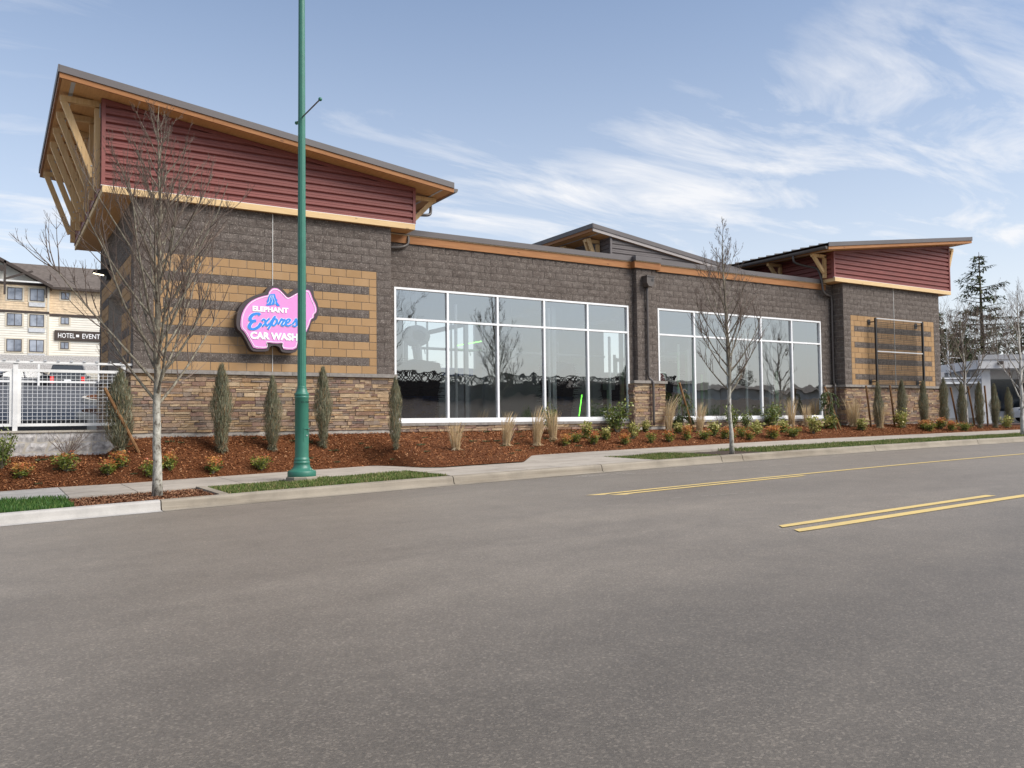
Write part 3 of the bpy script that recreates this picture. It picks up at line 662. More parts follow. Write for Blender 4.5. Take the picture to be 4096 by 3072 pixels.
def stone_unit(seed):
    rnd = random.Random(seed); m = MB(); g = []
    for j in range(2):
        for k in range(4): g.append(m.P((k/3 + (rnd.uniform(-0.05,0.05) if 0 < k < 3 else 0), -rnd.uniform(0.6,1.0), j + (rnd.uniform(-0.10,0.02) if j else rnd.uniform(-0.02,0.10)))))
    b = [m.P((x, 0.35, z)) for x, z in ((0,0),(1/3,0),(2/3,0),(1,0),(0,1),(1/3,1),(2/3,1),(1,1))]
    for k in range(3):
        m.f.append([g[k],g[k+1],g[k+5],g[k+4]]); m.f.append([b[k],b[k+1],g[k+1],g[k]]); m.f.append([g[k+4],g[k+5],b[k+5],b[k+4]])
    m.f.append([b[0],g[0],g[4],b[4]]); m.f.append([g[3],b[3],b[7],g[7]]); m.c = [None]*len(m.f); return m
SU = [stone_unit(k) for k in range(8)]; SUM = [q.data('stone', M['stone_obj']) for q in SU]
stone_rest = MB(); stones = []
def stone_rows(u0, u1, za, zb, place, seed):
    rnd = random.Random(seed); z = za; rows = []
    while z < zb-0.03:
        h = rnd.choice((0.05,0.06,0.075,0.09,0.105)); h = min(h, zb-z)
        if zb-z-h < 0.035: h = zb-z
        u = u0 - rnd.uniform(0, 0.2)
        while u < u1-0.01:
            L_ = rnd.choice((0.14,0.2,0.26,0.32,0.4,0.5))*rnd.uniform(0.85,1.15)
            a, b = max(u, u0), min(u+L_, u1)
            if u1-b < 0.07: b = u1
            if b-a > 0.04:
                if h > 0.085 and rnd.random() < 0.45:
                    h1 = h*rnd.uniform(0.4,0.6); place(a, b, z, z+h1, rnd); place(a, b, z+h1, z+h, rnd)
                else: place(a, b, z, z+h, rnd)
            if b == u1: break
            u = u+L_
        z += h
def front_place(y):
    def f(a, b, z, w, rnd): stones.append((a, b, z, w, y, 0.028+rnd.uniform(0,0.030), rnd.randrange(8), 'front'))
    return f
def west_place(x):
    def f(a, b, z, w, rnd): stones.append((a, b, z, w, x, 0.028+rnd.uniform(0,0.030), rnd.randrange(8), 'west'))
    return f
stone_rows(-5.74, 0.46, -1.425, -0.09, front_place(-0.02), 1)
n_front = len(stones)
stone_rows(18.46, 24.63, -1.455, -0.09, front_place(-0.02), 2); stone_rows(8.60, 9.86, -1.455, -0.09, front_place(0.24), 3); stone_rows(17.86, 18.47, -1.455, -0.09, front_place(WY-0.03), 4)
for a, b in WIN: stone_rows(a-0.03, b+0.03, -1.50, -1.335, front_place(WY-0.06), int(a*10))
stone_rows(-0.04, 2.03, -1.36, -0.09, west_place(-5.71), 6); stone_rows(4.88, 6.95, -1.36, -0.09, west_place(-5.71), 7); stone_rows(-0.04, 0.5, -1.455, -0.09, west_place(18.455), 8); stone_rows(0.22, 0.5, -1.455, -0.09, west_place(8.61), 9)
order = sorted(range(n_front), key=lambda k: -(stones[k][1]-stones[k][0])*(stones[k][3]-stones[k][2])); solo = set(order[:300])
for k, (a, b, z, w, y, d, v, ori) in enumerate(stones):
    j = 0.0035
    if k in solo:
        o = link('stone', SUM[v]); o.location = (a+j, y, z+j); o.scale = (b-a-2*j, d, w-z-2*j); attach(o, stone_base); continue
    base = len(stone_rest.v)
    for vx, vy, vz in SU[v].v:
        if ori == 'front': stone_rest.v.append((a+j+vx*(b-a-2*j), y+vy*d, z+j+vz*(w-z-2*j)))
        else: stone_rest.v.append((y+vy*d, b-j-vx*(b-a-2*j), z+j+vz*(w-z-2*j)))
    for f in SU[v].f: stone_rest.f.append([base+q for q in f]); stone_rest.c.append(None)
stone_rest.build('stonework', M['stone_isl'], stone_base, kind='stuff')
def cap_run(a, b, y0, y1, z0_, z1_, n):
    for k in range(n):
        q0, q1 = a+(b-a)*k/n, a+(b-a)*(k+1)/n
        MB().box(q0+0.003, q1-0.003, y0, y1, z0_, z1_).build('cap_stone', M['cap_stone'], stone_base)
cap_run(-5.82, 0.52, -0.115, 0.02, -0.09, -0.002, 7); cap_run(18.37, 24.72, -0.115, 0.02, -0.09, -0.002, 7); cap_run(8.55, 9.92, 0.15, 0.36, -0.09, -0.002, 3); cap_run(17.86, 18.36, 0.40, 0.54, -0.09, -0.002, 1)
m = MB(); m.box(-5.82, -5.68, 0.02, 2.03, -0.09, -0.002); m.build('cap_stone', M['cap_stone'], stone_base); m = MB(); m.box(-5.82, -5.68, 4.88, 6.95, -0.09, -0.002); m.build('cap_stone', M['cap_stone'], stone_base); m = MB(); m.box(18.37, 18.5, 0.02, 0.40, -0.09, -0.002); m.build('cap_stone', M['cap_stone'], stone_base)
for a, b in WIN: cap_run(a-0.06, b+0.06, 0.40, 0.56, -1.335, -1.262, 9)

# ------------------------------------------------------------------ windows
for wi, (a, b) in enumerate(WIN):
    fm = MB(); fw = 0.055; y0, y1 = WY-0.012, WY+0.10
    fm.box(a, a+fw, y0, y1, WB+0.13, WT); fm.box(b-fw, b, y0, y1, WB+0.13, WT); fm.box(a+fw, b-fw, y0, y1, WT-fw, WT)
    win = fm.build('window', M['white_alu'], car_wash, label=['wide ten-pane window beside the sign tower, brushes behind it', 'wide ten-pane window right of the stone pillar'][wi])
    MB().box(a-0.02, b+0.02, WY-0.05, WY+0.11, WB, WB+0.055).build('sill', M['white_alu'], win); MB().box(a, b, WY-0.02, WY+0.10, WB+0.057, WB+0.128).build('bottom_rail', M['white_alu'], win)
    pw = (b-a)/5
    for k in range(1, 5): MB().box(a+pw*k-0.03, a+pw*k+0.03, y0+0.003, y1-0.003, WB+0.13, WT-fw).build('mullion', M['white_alu'], win)
    for k in range(5):
        q0, q1 = a+pw*k+(fw if k == 0 else 0.03), a+pw*(k+1)-(fw if k == 4 else 0.03)
        MB().box(q0, q1, y0+0.006, y1-0.006, ZT-0.028, ZT+0.028).build('transom', M['white_alu'], win)
        for za, zb in ((WB+0.13, ZT-0.028), (ZT+0.028, WT-fw)):
            tl = random.uniform(-0.006, 0.006); ts = random.uniform(-0.006, 0.006)
            pm = MB(); yy = WY+0.055
            pm.face([(q0,yy+tl,za),(q1,yy-tl+ts,za),(q1,yy-tl-ts,zb),(q0,yy+tl-ts,zb)]); pm.build('pane', M['glass'], win)

# ------------------------------------------------------------------ timber, siding and roofs
def zs(x): return 5.907 - 0.129*(x+6.39)
def ribs(z0_, z1_, P=0.178, d=0.058):
    out = []; z = z0_
    while z < z1_:
        out += [(z, 0), (z+0.24*P, 0), (z+0.27*P, 0.006), (z+0.33*P, 0.006), (z+0.36*P, 0), (z+0.56*P, 0), (z+0.64*P, d), (z+0.82*P, d)]; z += P
    return [(q, e) for q, e in out]
def shed_roof(nm, x0, x1, y0, y1, f, mx, edge_mats, seams=True, label=None):
    m = MB(mx)
    for a, b in ((0.235, 0.25),):
        P_ = [(x0+0.02,y0+0.02),(x1-0.02,y0+0.02),(x1-0.02,y1-0.02),(x0+0.02,y1-0.02)]
        lo = [m.P((x,y,f(x)+a)) for x,y in P_]; hi = [m.P((x,y,f(x)+b)) for x,y in P_]
        m.f += [lo[::-1], hi] + [[lo[k],lo[(k+1)%4],hi[(k+1)%4],hi[k]] for k in range(4)]; m.c += [None]*6
    rf = m.build('roof', M['roof_metal'], car_wash, label=label)
    s = MB(mx); P_ = [(x0+0.05,y0+0.05),(x1-0.05,y0+0.05),(x1-0.05,y1-0.05),(x0+0.05,y1-0.05)]
    lo = [s.P((x,y,f(x)+0.004)) for x,y in P_]; hi = [s.P((x,y,f(x)+0.03)) for x,y in P_]; s.f += [lo[::-1], hi]; s.c += [None]*2
    s.build('soffit', M['soffit_ply'], rf)
    def edge_x(y, t, za, zb, mat, name, cuts=1):
        for k in range(cuts):
            q0, q1 = x0+(x1-x0)*k/cuts, x0+(x1-x0)*(k+1)/cuts; e = MB(mx)
            if k: q0 += 0.004
            pts = [(q0,y,f(q0)+za),(q1,y,f(q1)+za),(q1,y,f(q1)+zb),(q0,y,f(q0)+zb)]
            lo = [e.P(p) for p in pts]; hi = [e.P((p[0],p[1]+t,p[2])) for p in pts]
            e.f += [lo, hi[::-1]] + [[lo[i],hi[i],hi[(i+1)%4],lo[(i+1)%4]] for i in range(4)]; e.c += [None]*6
            e.build(name, mat, rf)
    def edge_y(x, t, za, zb, mat, name):
        MB(mx).box(min(x,x+t), max(x,x+t), y0+0.046, y1-0.046, f(x)+za, f(x)+zb).build(name, mat, rf)
    edge_x(y0, 0.045, 0.0, 0.112, edge_mats[0], 'fascia_board', 3); edge_x(y1-0.045, 0.045, 0.0, 0.112, edge_mats[0], 'fascia_board', 1)
    edge_y(x0, 0.045, 0.0, 0.112, edge_mats[1], 'fascia_board'); edge_y(x1, -0.045, 0.0, 0.112, edge_mats[1], 'fascia_board')
    edge_x(y0-0.025, 0.035, 0.112, 0.262, M['flashing'], 'edge_flashing', 1); edge_x(y1-0.010, 0.035, 0.112, 0.262, M['flashing'], 'edge_flashing', 1)
    MB(mx).box(x0-0.028, x0+0.008, y0-0.02, y1+0.02, f(x0)+0.112, f(x0)+0.268).build('edge_flashing', M['flashing'], rf)
    if seams:
        yy = y0+0.42
        while yy < y1-0.1:
            e = MB(mx); e.bar((x0+0.01, yy, f(x0)+0.262), (x1+0.015, yy, f(x1)+0.262), 0.03, 0.05); e.build('seam', M['roof_metal'], rf); yy += 0.42
    return rf
for mx, lab in ((None, 'shed roof over the sign tower, sloping down to the right'), (MX, 'shed roof over the far tower, sloping up to the right')):
    rf = shed_roof('roof', -7.20, 1.93, -0.63, 7.77, zs, mx, (M['fascia_wood'], M['fascia_wood_y']), True, lab)
    # metal soffit strip along the high edge and low edge
    MB(mx).box(-6.98, -6.90, -0.56, 7.7, zs(-6.94)-0.004, zs(-6.94)+0.001).build('vent_strip', M['galv'], rf); MB(mx).box(1.58, 1.64, -0.56, 7.7, zs(1.61)-0.002, zs(1.61)+0.003).build('vent_strip', M['galv'], rf)
    # clad box: front, west, east
    XL, XR, YF, YB = -6.36, 1.04, -0.13, 7.03
    sd = MB(mx); pr = ribs(3.985, 6.2)
    for (za, da), (zb, db) in zip(pr, pr[1:]):
        def xr(z): return min(XR-0.03, -6.39 + (5.907-z)/0.129 - 0.02)
        xa, xb = xr(za), xr(zb)
        if xb < XL+0.05: break
        sd.face([(XL+0.03,YF+da,za),(xa,YF+da,za),(xb,YF+db,zb),(XL+0.03,YF+db,zb)])
    sd.box(XL+0.04, XR-0.04, YF+0.05, YF+0.08, 3.98, 4.9)
    for X, top, sg in ((XL, zs(XL)-0.02, 1), (XR, zs(XR)-0.02, -1)):
        for (za, da), (zb, db) in zip(pr, pr[1:]):
            if zb > top: break
            if za < 3.99: sd.face([(X+sg*0.0,YF+0.03,3.955),(X,YB,3.955),(X,YB,3.986),(X,YF+0.03,3.986)])
            sd.face([(X+sg*da,YF+0.03,za),(X+sg*da,YB,za),(X+sg*db,YB,zb),(X+sg*db,YF+0.03,zb)])
    sd.face([(XL,YB,3.955),(XR,YB,3.955),(XR,YB,zs(XR)),(XL,YB,zs(XL))])
    sdo = sd.build('siding', M['red_siding'], car_wash)
    for X, zt in ((XL, zs(XL)-0.01), (XR-0.07, zs(XR)+0.0)):
        MB(mx).box(X, X+0.075, YF-0.014, YF+0.05, 3.98, zt-0.01).build('corner_trim', M['red_siding'], sdo)
        MB(mx).box(X-0.006 if X < 0 else X+0.016, X+0.06 if X < 0 else X+0.083, YF+0.052, YF+0.11, 3.98, zt-0.012).build('corner_trim', M['red_siding'], sdo)
    e = MB(mx); z1 = lambda x: zs(x)-0.004
    pts = [(XL,YF-0.012,z1(XL)-0.09),(XR,YF-0.012,z1(XR)-0.09),(XR,YF-0.012,z1(XR)),(XL,YF-0.012,z1(XL))]; lo = [e.P(p) for p in pts]; hi = [e.P((p[0],p[1]+0.05,p[2])) for p in pts]
    e.f += [lo, hi[::-1]] + [[lo[i],hi[i],hi[(i+1)%4],lo[(i+1)%4]] for i in range(4)]; e.c += [None]*6; e.build('top_trim', M['red_siding'], sdo)
    MB(mx).box(XL-0.01, XR+0.01, YF-0.02, YF+0.05, 3.975, 3.985).build('drip_flashing', M['white_alu'], sdo)
    MB(mx).box(-6.34, 1.02, -0.155, -0.115, 3.83, 3.974).build('timber_beam', M['beam_wood'], car_wash); MB(mx).box(-6.34, -6.30, -0.113, 7.05, 3.83, 3.974).build('timber_beam', M['beam_wood_y'], car_wash); MB(mx).box(0.98, 1.02, -0.113, 7.05, 3.83, 3.974).build('timber_beam', M['beam_wood_y'], car_wash)
    MB(mx).box(-6.30, 0.98, -0.113, 7.0, 3.836, 3.86).build('box_soffit', M['soffit_ply'], car_wash)
    # outriggers, posts and braces, high side
    for yy in (0.21, 1.37, 2.59, 3.79, 4.97, 6.75):
        MB(mx).box(-7.14, -6.36, yy-0.06, yy+0.06, zs(-6.8)-0.17, zs(-6.8)-0.045).build('outrigger', M['brace_wood'], car_wash)
        MB(mx).box(-6.475, -6.362, yy-0.06, yy+0.06, 3.99, zs(-6.42)-0.17).build('post', M['brace_wood'], car_wash)
        b = MB(mx); b.bar((-7.08, yy, zs(-7.05)-0.16), (-6.48, yy, 4.22), 0.10, 0.13, up=(1,0,0)); bo = b.build('brace', M['brace_wood'], car_wash)
        q = MB(mx)
        for (bx, bz) in ((-6.49, 4.30), (-6.53, 4.45)):
            q.tube([(bx, yy-0.066, bz), (bx, yy-0.05, bz)], 0.017, 8)
        q.build('bolt', M['galv'], bo)
        MB(mx).box(-6.385, -6.363, yy-0.066, yy-0.061, zs(-6.4)-0.36, zs(-6.4)-0.05).build('steel_plate', M['galv'], bo)
    for yy in (0.25, 2.4, 4.6, 6.7):
        MB(mx).box(1.05, 1.80, yy-0.06, yy+0.06, zs(1.75)-0.12, zs(1.75)-0.005).build('outrigger', M['brace_wood'], car_wash)
        MB(mx).box(1.045, 1.155, yy-0.06, yy+0.06, 3.99, zs(1.1)-0.15).build('post', M['brace_wood'], car_wash)
        b = MB(mx); b.bar((1.16, yy, 4.20), (1.70, yy, zs(1.70)-0.10), 0.10, 0.12, up=(1,0,0)); b.build('brace', M['brace_wood'], car_wash)
    # gutter along the low eave
    gt = MB(mx); prof = [(1.935, 4.955), (1.94, 4.875), (1.975, 4.845), (2.03, 4.855), (2.06, 4.90), (2.065, 4.95)]
    for (xa, za), (xb, zb) in zip(prof, prof[1:]): gt.face([(xa,-0.60,za),(xa,7.75,za),(xb,7.75,zb),(xb,-0.60,zb)]); gt.face([(xa,-0.60,za+0.006),(xb,-0.60,zb+0.006),(xb,7.75,zb+0.006),(xa,7.75,za+0.006)])
    gt.f.append([gt.P((x, -0.60, z)) for x, z in prof]); gt.c.append(None); gt.build('gutter', M['bronze_pipe'], car_wash)
def smooth_path(pts, n=5):
    P_ = [Vector(p) for p in pts]; out = []
    for k in range(len(P_)-1):
        a, b, c, d = P_[max(k-1,0)], P_[k], P_[k+1], P_[min(k+2,len(P_)-1)]
        for j in range(n):
            t_ = j/n; out.append(0.5*((2*b)+(c-a)*t_+(2*a-5*b+4*c-d)*t_*t_+(3*b-a-3*c+d)*t_**3))
    out.append(P_[-1]); return out
MB().tube(smooth_path([(1.99,0.95,4.86),(1.99,0.95,4.66),(1.90,0.93,4.56),(1.5,0.85,4.50),(1.12,0.75,4.42),(1.10,0.6,4.1),(1.09,0.45,3.70),(1.02,0.42,3.52),(0.75,0.42,3.44),(0.45,0.42,3.42)]), 0.042, 8).build('downpipe', M['bronze_pipe'], car_wash, True)
MB().tube(smooth_path([(16.92,0.95,4.86),(16.92,0.95,4.72),(17.0,0.93,4.60),(17.35,0.8,4.50),(17.70,0.55,4.40),(17.76,0.42,4.15),(17.78,0.36,3.80),(17.80,0.34,3.52),(17.95,0.36,3.42),(18.28,0.42,3.36),(18.38,0.43,3.25),(18.38,0.43,2.0),(18.38,0.43,0.25),(18.34,0.38,0.06),(18.27,0.28,-0.03),(18.25,0.27,-0.2),(18.25,0.27,-1.45)]), 0.042, 8).build('downpipe', M['bronze_pipe'], car_wash, True)
# low roof: parapet timber, pale strip, flashing, with the jog around the pillar
runs = [(0.41, 8.78, 0.46), (8.78, 9.78, 0.26), (9.78, 18.1, 0.46)]
for a, b, y in runs:
    MB().box(a, b, y, y+0.04, 3.585, 3.79).build('fascia_board', M['fascia_wood'], car_wash); MB().box(a-0.002, b+0.002, y-0.02, y+0.10, 3.792, 3.812).build('pale_strip', M['pale_wood'], car_wash); MB().box(a-0.03 if y < 0.3 else a, b+0.03 if y < 0.3 else b, y-0.045, y+0.25, 3.814, 3.965).build('parapet_flashing', M['flashing'], car_wash)
for a in (8.742, 9.782): MB().box(a-0.002, a+0.036, 0.26, 0.50, 3.586, 3.789).build('fascia_board', M['fascia_wood_y'], car_wash)
MB().box(0.41, 18.5, 0.71, 6.9, 3.75, 3.90).build('flat_roof', M['roof_metal'], car_wash)
# raised monitor behind the parapet
zp = lambda x: 5.335 - 0.136*(x-9.15)
rf = shed_roof('roof', 9.13, 17.6, 3.0, 7.4, zp, None, (M['light_fascia'], M['fascia_wood_y']), True, 'grey shed roof of the raised monitor behind the low parapet')
sd = MB(); pr = ribs(3.9, 5.6, 0.16, 0.03)
for (za, da), (zb, db) in zip(pr, pr[1:]):
    xr2 = lambda z: min(17.0, 9.15 + (5.335-z)/0.136 - 0.02)
    if xr2(zb) < 10.0: break
    sd.face([(9.95,3.09+da,za),(xr2(za),3.09+da,za),(xr2(zb),3.09+db,zb),(9.95,3.09+db,zb)])
for (za, da), (zb, db) in zip(pr, pr[1:]):
    if zb > zp(9.95): break
    sd.face([(9.93+da,3.11,za),(9.93+da,7.0,za),(9.93+db,7.0,zb),(9.93+db,3.11,zb)])
sdo = sd.build('siding', M['grey_siding'], car_wash); MB().box(9.92, 10.0, 3.065, 3.13, 3.9, zp(9.95)-0.005).build('corner_trim', M['grey_siding'], sdo)
MB().box(9.40, 9.47, 3.05, 7.35, zp(9.43)-0.004, zp(9.43)+0.001).build('vent_strip', M['galv'], rf)
for yy in (3.75, 5.3, 6.9):
    MB().box(9.32, 9.92, yy-0.06, yy+0.06, zp(9.6)-0.17, zp(9.6)-0.06).build('outrigger', M['brace_wood'], car_wash); MB().box(9.81, 9.92, yy-0.06, yy+0.06, 3.95, zp(9.87)-0.17).build('post', M['brace_wood'], car_wash)
    for off in (-0.11, 0.11):
        b = MB(); b.bar((9.38, yy+off, zp(9.38)-0.08), (9.80, yy+off, 4.15), 0.09, 0.12, up=(1,0,0)); b.build('brace', M['brace_wood'], car_wash)
# conductor head and pipe on the pillar
ch = MB(); ch.box(9.06, 9.40, 0.06, 0.33, 3.30, 3.34); ch.prism([(9.08,3.30),(9.38,3.30),(9.38,3.11),(9.31,3.0),(9.15,3.0),(9.08,3.11)], lambda u, v, d: (u, d, v), 0.08, 0.325); cho = ch.build('conductor_head', M['bronze_pipe'], car_wash)
MB().prism([(9.30+0.05*math.cos(k*0.524), 3.20+0.05*math.sin(k*0.524)) for k in range(12)], lambda u, v, d: (u, d, v), 0.074, 0.079).build('overflow_hole', M['black_metal'], cho)
MB().tube(smooth_path([(9.23,0.27,3.02),(9.23,0.27,2.0),(9.23,0.27,0.30),(9.24,0.25,0.10),(9.28,0.15,-0.02),(9.29,0.12,-0.18),(9.29,0.12,-1.42)]), 0.042, 8).build('downpipe', M['bronze_pipe'], car_wash, True)
# tunnel doorway in the west wall: reveals, white door frame, dark door; wall lamp
m = MB(); m.box(-5.36, -5.28, 2.03, 2.10, -1.34, 2.2); m.box(-5.36, -5.28, 4.81, 4.88, -1.34, 2.2); m.box(-5.36, -5.28, 2.10, 4.81, 2.13, 2.2); m.box(-5.35, -5.29, 3.20, 3.27, -1.34, 2.13)
door = m.build('doorway', M['white_alu'], car_wash); m = MB(); m.face([(-5.32,2.10,-1.34),(-5.32,4.81,-1.34),(-5.32,4.81,2.13),(-5.32,2.10,2.13)]); m.build('door_pane', M['glass'], door)
m = MB(); m.box(-5.80, -5.70, 4.30, 4.46, 2.62, 3.02); m.prism([(-5.74,2.92),(-6.10,2.84),(-6.12,2.78),(-5.74,2.72)], lambda u, v, d: (u, d, v), 4.28, 4.48); wlp = m.build('wall_lamp', M['black_metal'], car_wash)
m = MB(); m.face([(-6.10,4.30,2.775),(-5.85,4.30,2.735),(-5.85,4.46,2.735),(-6.10,4.46,2.775)]); m.build('lamp_lens', M['lamp_warm'], wlp)

# ------------------------------------------------------------------ interior of the wash tunnel
it = MB(); it.box(-5.3, 0.1, 0.36, 6.6, -1.6, -1.35); it.box(0.1, 18.8, 0.78, 6.6, -1.6, -1.35); it.box(18.8, 24.2, 0.36, 6.6, -1.6, -1.35); it.build('tunnel_floor', M['int_floor'], car_wash)
m = MB(); m.box(-5.3, 24.2, 0.80, 6.6, 3.55, 3.62); m.build('tunnel_ceiling', M['int_ceiling'], car_wash)
BKW = [(3.6, 6.4), (12.2, 15.0)]
m = MB(); m.box(0.4, 18.5, 6.6, 6.75, -1.5, 0.7); m.box(0.4, 18.5, 6.6, 6.75, 2.4, 3.6); m.box(0.4, 3.6, 6.6, 6.75, 0.7, 2.4); m.box(6.4, 12.2, 6.6, 6.75, 0.7, 2.4); m.box(15.0, 18.5, 6.6, 6.75, 0.7, 2.4)
bw_ = m.build('back_wall', M['int_wall'], car_wash)
for a, b in BKW:
    for k in (1, 2): MB().box(a+(b-a)*k/3-0.03, a+(b-a)*k/3+0.03, 6.655, 6.705, 0.7, 2.4).build('back_mullion', M['white_alu'], bw_)
    q = MB(); q.face([(a,6.68,0.7),(b,6.68,0.7),(b,6.68,2.4),(a,6.68,2.4)]); q.build('back_pane', M['clear_glass'], bw_)
for k in range(6):
    q = MB(); cx, cy = 2.0+k*3.0, 3.2; q.lathe([(3.50,0.17),(3.545,0.19)], cx, cy, 16); q.build('ceiling_lamp', M['lamp_white'], car_wash)
def brush(name, label, x, y, z0_, z1_, r, mat, seed, blue=True):
    rnd = random.Random(seed); t_ = thing(name, label, 'brush', (x, y, -1.35))
    m = MB()
    for k in range(520):
        a = rnd.uniform(0, 6.283); z = rnd.uniform(z0_, z1_); f = 0.55+0.45*min(1, (z-z0_)/0.9) if z < z1_-0.25 else 0.8
        rr = r*f*rnd.uniform(0.75,1.05); w = 0.07; dz = rnd.uniform(-0.12,0.02); ca, sa = math.cos(a), math.sin(a)
        m.face([(x+ca*0.08-sa*w*0.4,y+sa*0.08+ca*w*0.4,z),(x+ca*0.08+sa*w*0.4,y+sa*0.08-ca*w*0.4,z+0.02),(x+ca*rr+sa*w,y+sa*rr-ca*w,z+dz),(x+ca*rr-sa*w,y+sa*rr+ca*w,z+dz)])
    m.lathe([(z0_+0.1, r*0.42), (z1_-0.45, r*0.80), (z1_-0.1, r*0.72), (z1_, 0.1)], x, y, 14)
    m.build('bristles', mat, t_); MB().tube([(x,y,-1.35),(x,y,z1_+0.7)], 0.05, 8).build('shaft', M['steel'], t_)
    if blue: MB().lathe([(z0_-0.02, r*0.5), (z0_+0.75, r*0.66)], x, y, 14).build('blue_skirt', M['brush_blue'], t_)
brush('wrap_brush', 'big dark wash brush just inside the leftmost pane', 1.95, 1.75, -1.25, 0.55, 0.85, M['brush_black'], 1)
brush('wrap_brush', 'dark wash brush behind the middle panes of the left window', 7.3, 2.6, -1.2, 0.7, 0.8, M['brush_black'], 2)
brush('wrap_brush', 'low dark wash brush behind the last pane of the left window', 9.2, 2.0, -1.25, 0.25, 0.62, M['brush_black'], 3)
brush('wrap_brush', 'dark brush seen low in the first pane right of the pillar', 12.3, 3.1, -1.25, 0.9, 0.75, M['brush_black'], 4)
def arch(label, x, y0, y1, h, r=0.055):
    t_ = thing('wash_arch', label, 'arch', (x, (y0+y1)/2, -1.35))
    for yy in (y0, y1): MB().box(x-r, x+r, yy-r, yy+r, -1.35, h).build('upright', M['steel'], t_)
    MB().box(x-r*0.9, x+r*0.9, y0+r, y1-r, h-0.16, h-0.04).build('crossbar', M['steel'], t_); MB().box(x-0.09, x+0.09, y0-0.09, y0+0.09, -1.35, -1.32).build('foot_plate', M['galv'], t_)
    return t_
arch('steel wash arch behind the second pane of the left window', 3.25, 1.3, 5.6, 1.7); arch('tall steel arch behind the third pane of the left window', 6.25, 1.25, 5.6, 2.3, 0.07); arch('steel arch behind the last pane of the left window', 9.1, 1.5, 5.6, 2.2)
arch('paired steel arch behind the first pane of the right window', 12.0, 1.5, 5.6, 1.2); arch('white steel arch behind the second pane of the right window', 12.7, 1.25, 5.6, 2.1, 0.07); arch('steel arch behind the fourth pane of the right window', 15.9, 1.4, 5.6, 2.2, 0.06)
def blower(label, x, y, z):
    t_ = thing('dryer_blower', label, 'blower', (x, y, z)); m = MB(); n = 16
    rings = []
    for k, (u, r) in enumerate([(-0.22,0.16),(-0.2,0.25),(-0.1,0.31),(0.1,0.31),(0.2,0.25),(0.22,0.16)]): rings.append([m.P((x+r*1.3*math.cos(2*math.pi*j/n), y+u, z+r*math.sin(2*math.pi*j/n))) for j in range(n)])
    for a, b in zip(rings, rings[1:]):
        for j in range(n): m.f.append([a[j],a[(j+1)%n],b[(j+1)%n],b[j]])
    m.f.append(rings[0]); m.f.append(rings[-1]); m.build('housing', M['machine_grey'], t_, True); MB().prism([(x-0.1,z-0.2),(x+0.12,z-0.2),(x+0.16,z-0.75),(x-0.02,z-0.75)], lambda u, v, d: (u, d, v), y-0.1, y+0.1).build('nozzle', M['sign_white'], t_)
    MB().tube([(x,y,z+0.25),(x,y,3.55)], 0.025, 6).build('hanger', M['steel'], t_)
blower('grey dryer blower hanging behind the leftmost pane', 1.95, 1.9, 1.25); blower('grey dryer blower hanging behind the third pane', 5.3, 2.2, 1.35); blower('grey blower hanging low in the right window', 15.0, 2.4, 0.9)
m = thing('wash_cabinet', 'blue topped wash cabinet behind the second pane of the left window', 'cabinet', (3.6, 3.0, -1.35)); MB().box(3.1, 4.2, 2.8, 3.3, -1.35, -0.1).build('cabinet_body', M['machine_grey'], m); MB().box(3.05, 4.25, 2.75, 3.35, 0.2, 0.42).build('blue_hood', M['machine_blue'], m)
for yy in (2.85, 3.25): MB().box(3.1, 3.16, yy-0.03, yy+0.03, -0.1, 0.2).build('hood_leg', M['steel'], m)
def ledtube(label, a, b, r=0.022, mat='led_green'):
    t_ = thing('light_tube', label, 'light tube', a); MB().tube([a, b], r, 8).build('tube', M[mat], t_)
    d = (Vector(b)-Vector(a)).normalized()*0.03
    for q, e in ((a, -d), (b, d)): MB().tube([q, tuple(Vector(q)+e)], r*1.5, 8).build('end_cap', M['machine_grey'], t_)
ledtube('glowing green tube slanting low in the fourth pane of the left window', (7.30,1.4,-1.1), (7.42,1.4,-0.42), 0.014); ledtube('glowing green tube leaning beside the stone pillar, right window', (10.35,1.2,-1.0), (10.08,1.2,0.75), 0.018); ledtube('thin green tube hung high in the second pane', (3.4,2.2,1.05), (4.25,2.2,1.22), 0.012)
ledtube('pale green tube standing in the second pane of the right window', (13.3,2.2,-1.2), (13.3,2.2,0.4), 0.055, 'pale_green_tube'); ledtube('pale green post standing in the fourth pane of the right window', (16.55,1.6,-1.2), (16.55,1.6,0.55), 0.07, 'pale_green_tube')
t_ = thing('stop_sign', 'small red round stop sign inside the right window', 'sign', (11.35, 2.2, 0.1)); MB().box(11.1, 11.6, 2.19, 2.21, -0.25, 0.45).build('backing_plate', M['sign_white'], t_); MB().prism([(11.35+0.21*math.cos(k*math.pi/8), 0.1+0.3*math.sin(k*math.pi/8)) for k in range(16)], lambda u, v, d: (u, d, v), 2.17, 2.188).build('red_disc', M['sign_red'], t_); MB().tube([(11.35,2.22,-1.35),(11.35,2.22,0.4)], 0.02, 6).build('stand', M['steel'], t_)
m = MB(); m.tube([(8.55,1.5,-1.35),(8.55,1.5,0.0)], 0.06, 10); t_ = thing('sensor_post', 'pale sensor post with a grey box behind the last left pane', 'post', (8.55,1.5,-1.35)); m.build('post', M['steel'], t_); MB().box(8.4, 8.75, 1.4, 1.6, -0.25, 0.1).build('sensor_box', M['machine_grey'], t_)
t_ = thing('spray_bar', 'long horizontal spray bar hung across the left window', 'pipe', (5.0,2.2,1.0)); MB().tube([(2.0,2.3,0.95),(9.0,2.3,0.90)], 0.04, 8).build('pipe', M['steel'], t_)
for k in range(9): MB().tube([(2.4+k*0.75,2.3,0.92),(2.4+k*0.75,2.25,0.78)], 0.014, 6).build('nozzle', M['galv'], t_)
